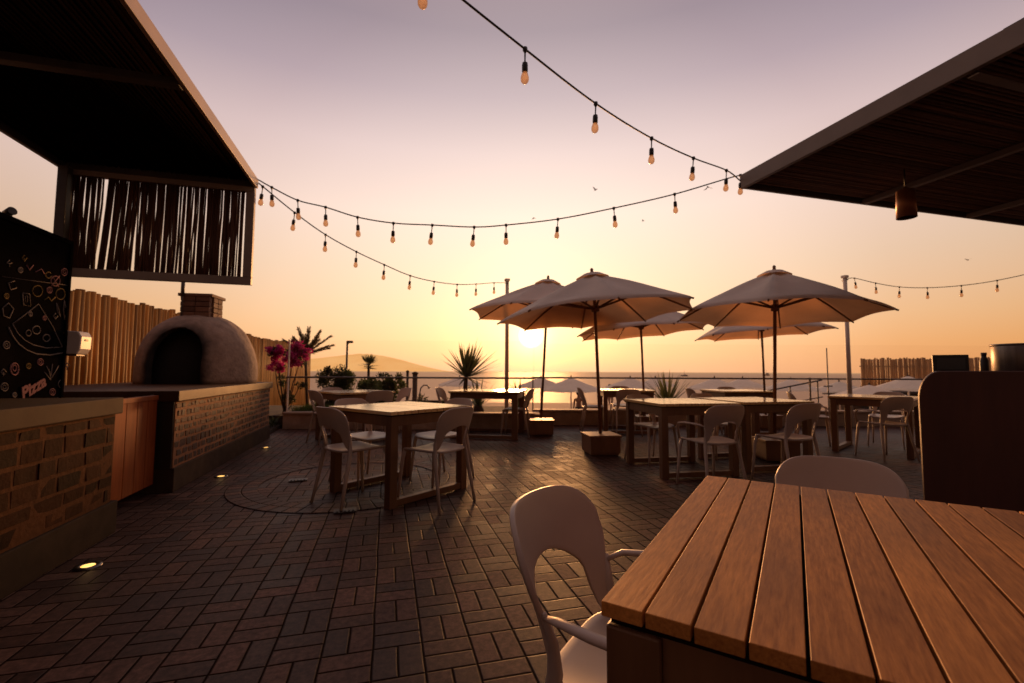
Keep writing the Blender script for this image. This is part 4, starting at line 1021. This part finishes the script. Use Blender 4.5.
for i, (u, d, h, rd, lb) in enumerate([(408, 17, 2.55, .05, 'thinner of the two upright posts on the beach, left of the spiky palm'), (415.5, 15, 2.5, .085, 'thicker of the two upright posts on the beach, left of the spiky palm')]):
    r = empty('beach_post', SU(u, d, -1.55)); tag(r, lb, 'post', 'upright posts on the beach')
    MB().tube([(0, 0, -.1), (0, 0, h)], [rd, rd * .95], 10).build('shaft', M['bark'], r)
    MB().lathe([(0, 0), (rd * 1.25, 0), (rd * 1.25, .05), (0, .09)], 10, (0, 0, h)).build('cap', M['bark'], r)
r = empty('beach_shower', SU(420.5, 15.5, -1.55)); tag(r, 'thin pipe with a bent top on the beach, right of the upright posts', 'shower')
MB().tube([(0, 0, 0), (0, 0, 1.85), (.03, 0, 2.02), (.12, 0, 2.12), (.24, 0, 2.12), (.30, 0, 2.05)], .022, 8).build('pipe', M['steel_dark'], r)
MB().lathe([(0, .02), (.02, .02), (.06, -.02), (0, -.02)], 10, (.31, 0, 2.03)).build('shower_head', M['steel_dark'], r)
r = empty('changing_wall', SU(430, 17.5, -1.55), SHORE); tag(r, 'low pale wall on the beach beside the round dark shrub', 'wall')
MB().box((0, 0, .72), (1.7, .2, 1.44)).build('wall_body', M['concrete'], r, bevel=.01)
MB().box((0, 0, 1.465), (1.8, .3, .05)).build('coping', M['slab'], r, bevel=.008)

def person(loc, rz, label, walk=.12):
    me = bpy.data.meshes.new('person'); 
    J = [(0, 0, .93), (0, 0, 1.12), (0, 0, 1.36), (0, 0, 1.47), (0, .01, 1.56), (0, .01, 1.68),      # pelvis..head
         (.10, 0, .88), (.11, walk, .48), (.11, walk * 1.1, .07), (.11, walk * 1.1 + .14, .03),
         (-.10, 0, .88), (-.11, -walk * .4, .48), (-.11, -walk * 1.4, .07), (-.11, -walk * 1.4 + .14, .03),
         (.19, 0, 1.38), (.24, -.05, 1.10), (.25, .04, .86), (.25, .07, .77),
         (-.19, 0, 1.38), (-.24, .06, 1.10), (-.24, .14, .88), (-.24, .17, .79)]
    E_ = [(0, 1), (1, 2), (2, 3), (3, 4), (4, 5), (0, 6), (6, 7), (7, 8), (8, 9), (0, 10), (10, 11), (11, 12), (12, 13), (2, 14), (14, 15), (15, 16), (16, 17), (2, 18), (18, 19), (19, 20), (20, 21)]
    RD = [.14, .125, .13, .055, .085, .075, .095, .062, .042, .035, .095, .062, .042, .035, .062, .045, .034, .028, .062, .045, .034, .028]
    me.from_pydata(J, E_, []); o = bpy.data.objects.new('person', me); col.objects.link(o); me.materials.append(M['skin'])
    o.modifiers.new('skin', 'SKIN'); o.modifiers.new('sub', 'SUBSURF').levels = 1
    for i, sv in enumerate(me.skin_vertices[0].data): sv.radius = (RD[i], RD[i] * .8)
    me.skin_vertices[0].data[0].use_root = True
    dg = bpy.context.evaluated_depsgraph_get(); dg.update()
    m2 = bpy.data.meshes.new_from_object(o.evaluated_get(dg)); o.modifiers.clear(); o.data = m2
    for f in m2.polygons: f.use_smooth = True
    o.location = loc; o.rotation_euler.z = rz; tag(o, label, 'person')
    MB().lathe([(.16, .78), (.165, .90), (.155, 1.02), (.15, 1.04), (.14, 1.04)], 14).build('shorts', M['cloth_d'], o)
    MB().lathe([(0, .125), (.06, .11), (.10, .06), (.108, 0), (.10, -.05), (.085, -.06)], 12, (0, -.012, 1.64)).build('hair', M['hair'], o)
    return o
person(SU(578.5, 20.3, -1.54), SHORE + 2.6, 'person in dark shorts standing under the largest white beach umbrella')
person(SU(609, 38, -1.72), SHORE + .4, 'person in dark shorts standing alone near the water beyond the railing')

r = empty('small_boat', SU(766, 420, -1.83), SHORE + .5); tag(r, 'small pale fishing boat far out on the sea near the horizon', 'boat')
b = MB(); hull = [[(-5, 0, 1.5), (-5, 0, 1.5), (-5, 0, 1.5)], [(-2.5, -1.2, 1.4), (-2.5, 0, -.2), (-2.5, 1.2, 1.4)], [(2, -1.4, 1.2), (2, 0, -.3), (2, 1.4, 1.2)], [(4.5, -1, 1.3), (4.5, 0, 0), (4.5, 1, 1.3)]]
V_ = [[b.bm.verts.new(p) for p in row] for row in hull]
for A, B in zip(V_, V_[1:]):
    for k in range(2): b.face([A[k], A[k + 1], B[k + 1], B[k]], False, .5)
    b.face([A[0], B[0], B[2], A[2]], False, .5)
b.face(V_[-1], False, .5); bmesh.ops.remove_doubles(b.bm, verts=b.bm.verts[:], dist=1e-4); b.build('hull', M['white_box'], r)
MB().box((1.6, 0, 2.0), (2.2, 1.6, 1.5)).build('cabin', M['white_box'], r, bevel=.1)
MB().tube([(0, 0, 1.2), (0, 0, 5.5)], .09, 8).build('mast', M['steel_dark'], r)
r = empty('small_boat', SU(684, 330, -1.83), SHORE - .8); tag(r, 'tiny moored boat with a bare mast on the sea right of the agave', 'boat')
MB().prism([(-2.6, .9), (-2, -.1), (2, -.1), (2.4, .75)], 1.5, Matrix.Translation((0, -.75, 0))).build('hull', M['bark'], r, bevel=.15)
MB().tube([(0, 0, .6), (0, 0, 4.4)], .08, 8).build('mast', M['steel_dark'], r)
MB().box((.7, 0, 1.1), (1.3, 1.0, .7)).build('cabin', M['white_box'], r, bevel=.08)
r = empty('flag_mast', SU(827, 15.5, -1.55)); tag(r, 'slim mast on the beach just left of the tall right post', 'mast')
MB().tube([(0, 0, 0), (0, 0, 3.45)], [.03, .016], 8).build('shaft', M['steel_dark'], r)
MB().box((0, 0, 2.15), (.36, .03, .04)).build('crossbar', M['steel_dark'], r); MB().box((0, 0, 1.9), (.50, .03, .04)).build('crossbar', M['steel_dark'], r)

# street lamp behind the shrubs
p = SU(347, 14.0, -1.5)
r = empty('street_lamp', p, SHORE); tag(r, 'dark street lamp with one short arm behind the shrubs on the left', 'street lamp')
MB().tube([(0, 0, 0), (0, 0, 3.42)], [.042, .03], 10).build('pole', M['steel_dark'], r)
MB().tube([(0, 0, 3.36), (.06, 0, 3.42), (.14, 0, 3.42)], .02, 8).build('arm', M['steel_dark'], r)
MB().box((.08, 0, 3.44), (.20, .10, .07)).build('lamp_head', M['steel_dark'], r, bevel=.02)

# ------------------------------------------------------------------ plants
def leaf(b, p, d, up, l, wd, r=None, fold=.0):
    d = d.normalized(); s = d.cross(up)
    if s.length < 1e-4: s = Vector((1, 0, 0))
    s.normalize()
    v = [b.bm.verts.new(q) for q in (p, p + d * l * .45 + s * wd / 2, p + d * l, p + d * l * .45 - s * wd / 2)]
    b.face(v, False, r)
def rdir(): 
    while True:
        v = Vector([random.uniform(-1, 1) for _ in range(3)])
        if .05 < v.length < 1: return v.normalized()
def bush_leaves(b, c, rx, ry, rz, n, ls, clumps=14):
    cl = []
    for _ in range(clumps):
        d = rdir(); k = random.uniform(.35, .95)
        cl.append((Vector((d.x * rx * k, d.y * ry * k, d.z * rz * k)), random.uniform(.22, .42), random.random()))
    for _ in range(n):
        cc_, rr, tone = random.choice(cl); d = rdir() * (random.random() ** .45)
        p = Vector(c) + cc_ + Vector((d.x * rx, d.y * ry, d.z * rz)) * rr
        leaf(b, p, (rdir() + Vector((0, 0, .5)) + d * .6), rdir(), ls * random.uniform(.6, 1.35), ls * random.uniform(.35, .55), max(0, min(1, tone * .7 + random.random() * .3)))
def stems(b, base, c, rx, rz, n, rd=.012):
    for _ in range(n):
        d = rdir(); e = Vector(c) + Vector((d.x * rx * .7, d.y * rx * .7, d.z * rz * .6)); q = Vector(base)
        b.tube([q + Vector((random.uniform(-.05, .05), random.uniform(-.05, .05), 0)), q.lerp(e, .5) + rdir() * .06, e], [rd, rd * .7, rd * .3], 5)
def shrub(name, u, dep, z0, rx, rz, zc, n, ls, mat, label, cat='shrub', group=None, clumps=16):
    r = empty(name, SU(u, dep, z0)); tag(r, label, cat, group)
    b = MB(); stems(b, (0, 0, 0), (0, 0, zc), rx, rz, 9); b.build('stem', M['bark'], r)
    b = MB(); bush_leaves(b, (0, 0, zc), rx, rx * .8, rz, n, ls, clumps); b.build('foliage', M[mat], r, normals=False)
    return r
shrub('shrub', 333, 9.6, .2, .32, .42, .66, 3200, .055, 'leaf_dark', 'tall rounded dark shrub left of the street lamp, behind the planter glass')
shrub('shrub', 327, 9.2, .2, .26, .22, .24, 1400, .05, 'leaf_dark', 'lower dark shrub at the foot of the tall rounded one')
for u, dp, rx, lb in ((352, 9.6, .34, 'low clipped hedge shrub directly below the street lamp'), (374, 9.4, .36, 'low clipped hedge shrub under the small round palm'), (391, 9.8, .30, 'loose hedge shrub at the right end, beside the beach posts')):
    shrub('shrub', u, dp, .2, rx, .40, .42, 3800, .055, 'leaf', lb, group='hedge shrubs behind the planter glass')
shrub('shrub', 384, 10.1, .2, .26, .28, .50, 1500, .06, 'leaf_dark', 'taller spiky topped shrub just right of the small round palm')
shrub('shrub', 423, 16.5, -1.55, .35, .85, .95, 1600, .10, 'leaf_dark', 'cone shaped dark shrub on the beach below the upright posts', clumps=20)
shrub('shrub', 447, 16.0, -1.55, .35, .80, .90, 1400, .10, 'leaf_dark', 'dark shrub on the beach half hidden by the chair under the palm', clumps=20)

def blades(b, c, n, l, wd, el0, el1, droop=.3, seg=4, az=None):
    c = Vector(c)
    for i in range(n):
        a = random.uniform(0, 2 * PI) if az is None else random.uniform(*az); e = random.uniform(el0, el1)
        d = Vector((math.cos(a) * math.cos(e), math.sin(a) * math.cos(e), math.sin(e))); s = d.cross(Vector((0, 0, 1)))
        if s.length < 1e-3: s = Vector((1, 0, 0))
        s.normalize(); L_ = l * random.uniform(.75, 1.15); p = c.copy(); prev = None; rr = random.random()
        for k in range(seg + 1):
            t = k / seg; w_ = wd * (1 - t) ** .7 * (.6 + 1.2 * t if t < .35 else 1.02)
            A, B = b.bm.verts.new(p + s * w_ / 2), b.bm.verts.new(p - s * w_ / 2)
            if prev: b.face([prev[0], A, B, prev[1]], True, rr)
            prev = (A, B); dd = (d - Vector((0, 0, droop * t * math.cos(e)))).normalized(); p = p + dd * L_ / seg
def agave(u, dep, z0, h, n, label, spread=(.25, 1.45)):
    r = empty('agave_plant', SU(u, dep, z0)); tag(r, label, 'agave', 'spiky agaves behind the railing')
    b = MB(); blades(b, (0, 0, .12), n, h, .055, *spread, .25); b.build('foliage', M['agave'], r, normals=False)
    MB().lathe([(0, 0), (.10, 0), (.12, .06), (.08, .16), (0, .2)], 12).build('stem', M['bark'], r)
agave(479, 9.3, .2, .62, 46, 'spiky agave at the foot of the fan palm'); agave(519, 9.2, .2, .60, 46, 'spiky agave between the tall left post and the sun side parasol pole')
agave(667, 9.8, .18, .80, 60, 'large spiky agave behind the railing between the back parasols')
def fan_palm(u, dep, z0, h, rl, n, label, lean=0):
    r = empty('fan_palm', SU(u, dep, z0), SHORE); tag(r, label, 'palm tree')
    top = Vector((lean, 0, h))
    MB().tube([(0, 0, 0), (lean * .3, .01, h * .5), top], [.05, .038, .032], 10).build('trunk', M['bark'], r)
    b = MB()
    for i in range(n):                       # stalk plus fan of narrow blades
        a = random.uniform(0, 2 * PI); e = random.uniform(-.25, 1.4); d = Vector((math.cos(a) * math.cos(e), math.sin(a) * math.cos(e), math.sin(e)))
        q = top + d * rl * .35; b.tube([top, q], .006, 4)
        s = d.cross(Vector((0, 0, 1))).normalized(); rr = random.random()
        for k in range(9):
            f = (k - 4) / 4 * 1.0; dd = (d * math.cos(f) + s * math.sin(f)).normalized()
            leaf(b, q, dd, Vector((0, 0, 1)) if abs(dd.z) < .95 else Vector((1, 0, 0)), rl * .68 * random.uniform(.85, 1.1), .026, rr)
    b.build('crown', M['agave'], r, normals=False)
r = empty('fan_palm', SU(464, 9.1, .2), SHORE); tag(r, 'spiky fan palm on a thin trunk left of the tall left post', 'palm tree')
MB().tube([(0, 0, 0), (.02, .01, .35), (.05, 0, .76)], [.05, .042, .040], 10).build('trunk', M['bark'], r)
b = MB(); blades(b, (.05, 0, .74), 90, .66, .064, -.35, 1.5, .05, az=None); blades(b, (.07, 0, .74), 46, .76, .064, 0, 1.35, .05, az=(-.9, .9)); b.build('crown', M['agave'], r, normals=False)
r = fan_palm(369, 11.5, -.2, 1.36, .34, 26, 'small round palm on a stem behind the hedge, right of the street lamp', 0)
# feathery palm leaning over the fence
r = empty('feather_palm', SU(309, 10.6, .2), SHORE); tag(r, 'feathery palm with brown fronds rising behind the pink bougainvillea', 'palm tree')
MB().tube([(0, 0, 0), (-.05, 0, .7), (-.08, 0, 1.24)], [.034, .03, .03], 8).build('trunk', M['bark'], r)
b = MB()
for a, e, l in [(-.3, 1.05, .62), (.1, .80, .66), (.5, .55, .60), (-.15, .42, .55), (2.9, 1.0, .50), (3.3, .75, .55), (1.6, 1.40, .62), (4.4, 1.25, .60), (-.6, .85, .56), (.3, 1.15, .58), (5.2, .95, .5), (1.2, .9, .5), (2.2, 1.2, .5)]:
    d = Vector((math.cos(a) * math.cos(e), math.sin(a) * math.cos(e), math.sin(e))); p = Vector((-.08, 0, 1.2)); pts = [p.copy()]; rr = random.random()
    for k in range(14):
        p = p + d * l / 14; d = (d - Vector((0, 0, .022))).normalized(); pts.append(p.copy())
        if k > 1:
            s_ = d.cross(Vector((0, 0, 1))).normalized()
            for sg in (-1, 1):
                for _ in range(6): leaf(b, p + d * random.uniform(0, l / 14), d * .9 + s_ * sg * random.uniform(.2, .8) + Vector((0, 0, random.uniform(-.4, .5))), rdir(), .15 * (1 - .03 * k), .017, rr * .6 + random.random() * .4)
    b.tube(pts, [.009] * 8 + [.004] * 7, 5)
b.build('crown', M['plume'], r, normals=False)
# bougainvillea
r = empty('bougainvillea', SU(287, 8.85, .2), SHORE); tag(r, 'bougainvillea with bright pink flowers beside the fence, left of the feathery palm', 'flowering shrub')
b = MB(); tips = [(-.26, 0, 1.14), (-.20, .05, .92), (.14, 0, 1.32), (.28, .05, 1.18), (.12, -.05, 1.12), (.24, 0, 1.02), (-.10, .1, .65), (.25, .1, .6), (-.20, 0, 1.22), (-.05, .05, .40), (.1, .0, .35)]
for t in tips: b.tube([(random.uniform(-.05, .05), 0, 0), Vector(t) * .5 + rdir() * .07, t], [.014, .010, .004], 5)
b.build('stem', M['bark'], r)
b = MB()
for t in tips: bush_leaves(b, t, .13, .13, .13, 190, .05, 5)
b.build('foliage', M['leaf_dark'], r, normals=False)
b = MB()
for t in tips[:6] + [tips[8]]:
    bush_leaves(b, Vector(t) + Vector((0, -.05, .02)), .17, .15, .16, 520, .055, 7)
b.build('flowers', M['bloom'], r, normals=False)
# grass in the beds
b = MB()
for _ in range(9000):
    l, d = random.uniform(-4.05, -2.6), random.uniform(8.48, 9.6); p = S(l, d, .21)
    h = random.uniform(.10, .24); e = Vector((random.uniform(-.5, .5), random.uniform(-.5, .5), 1)); leaf(b, p, e, Vector((random.random() - .5, random.random() - .5, .1)), h, .010)
tag(b.build('grass', M['grass'], normals=False), 'bright green grass growing in the raised planter below the bougainvillea', 'grass', kind='stuff')
b = MB()
for _ in range(6000):
    p = Vector((random.uniform(-3.8, -1.9), random.uniform(8.05, 9.15), .05)); e = Vector((random.uniform(-.9, .9), random.uniform(-.9, .9), .8)); leaf(b, p + Vector((0, 0, random.uniform(0, .12))), e, rdir(), random.uniform(.05, .10), .035)
tag(b.build('ground_cover', M['leaf_dark'], normals=False), 'dark leafy ground cover between the oven counter and the planter', 'ground cover', kind='stuff')

# ------------------------------------------------------------------ birds
def bird(u, v, dep, flap, heading, label):
    p = ond(u, v, dep); r = empty('bird', p, heading); tag(r, label, 'bird', 'birds in flight')
    MB().lathe([(0, -.20), (.02, -.17), (.055, -.05), (.06, .03), (.04, .10), (.042, .13), (.03, .17), (.006, .21), (0, .215)], 10).build('body', M['bird'], r).rotation_euler = (-PI / 2, 0, 0)
    for s in (-1, 1):
        b = MB(); q = [(s * .03, .08, 0), (s * .22, .12, flap * .20), (s * .46, .02, flap * .30), (s * .24, -.06, flap * .19), (s * .03, -.09, 0)]
        b.poly(q); b.build('wing', M['bird'], r, normals=False)
    b = MB(); b.poly([(-.02, -.17, 0), (.02, -.17, 0), (.06, -.29, .0), (-.06, -.29, .0)]); b.build('tail', M['bird'], r, normals=False)
bird(595.5, 190, 52, 1.0, .4, 'bird with raised wings above the front parasol, between two strings'); bird(534, 218, 60, -.4, 2.0, 'bird just above the lowest part of the long string, left of the parasol tips')
bird(643, 221, 75, .5, 1.0, 'tiny bird below the long string, right of the front parasol'); bird(708, 187, 44, -.8, 5.3, 'bird beside the last bulbs near the right canopy corner'); bird(968, 260, 60, .6, 2.6, 'bird low under the right canopy above the cane fence')
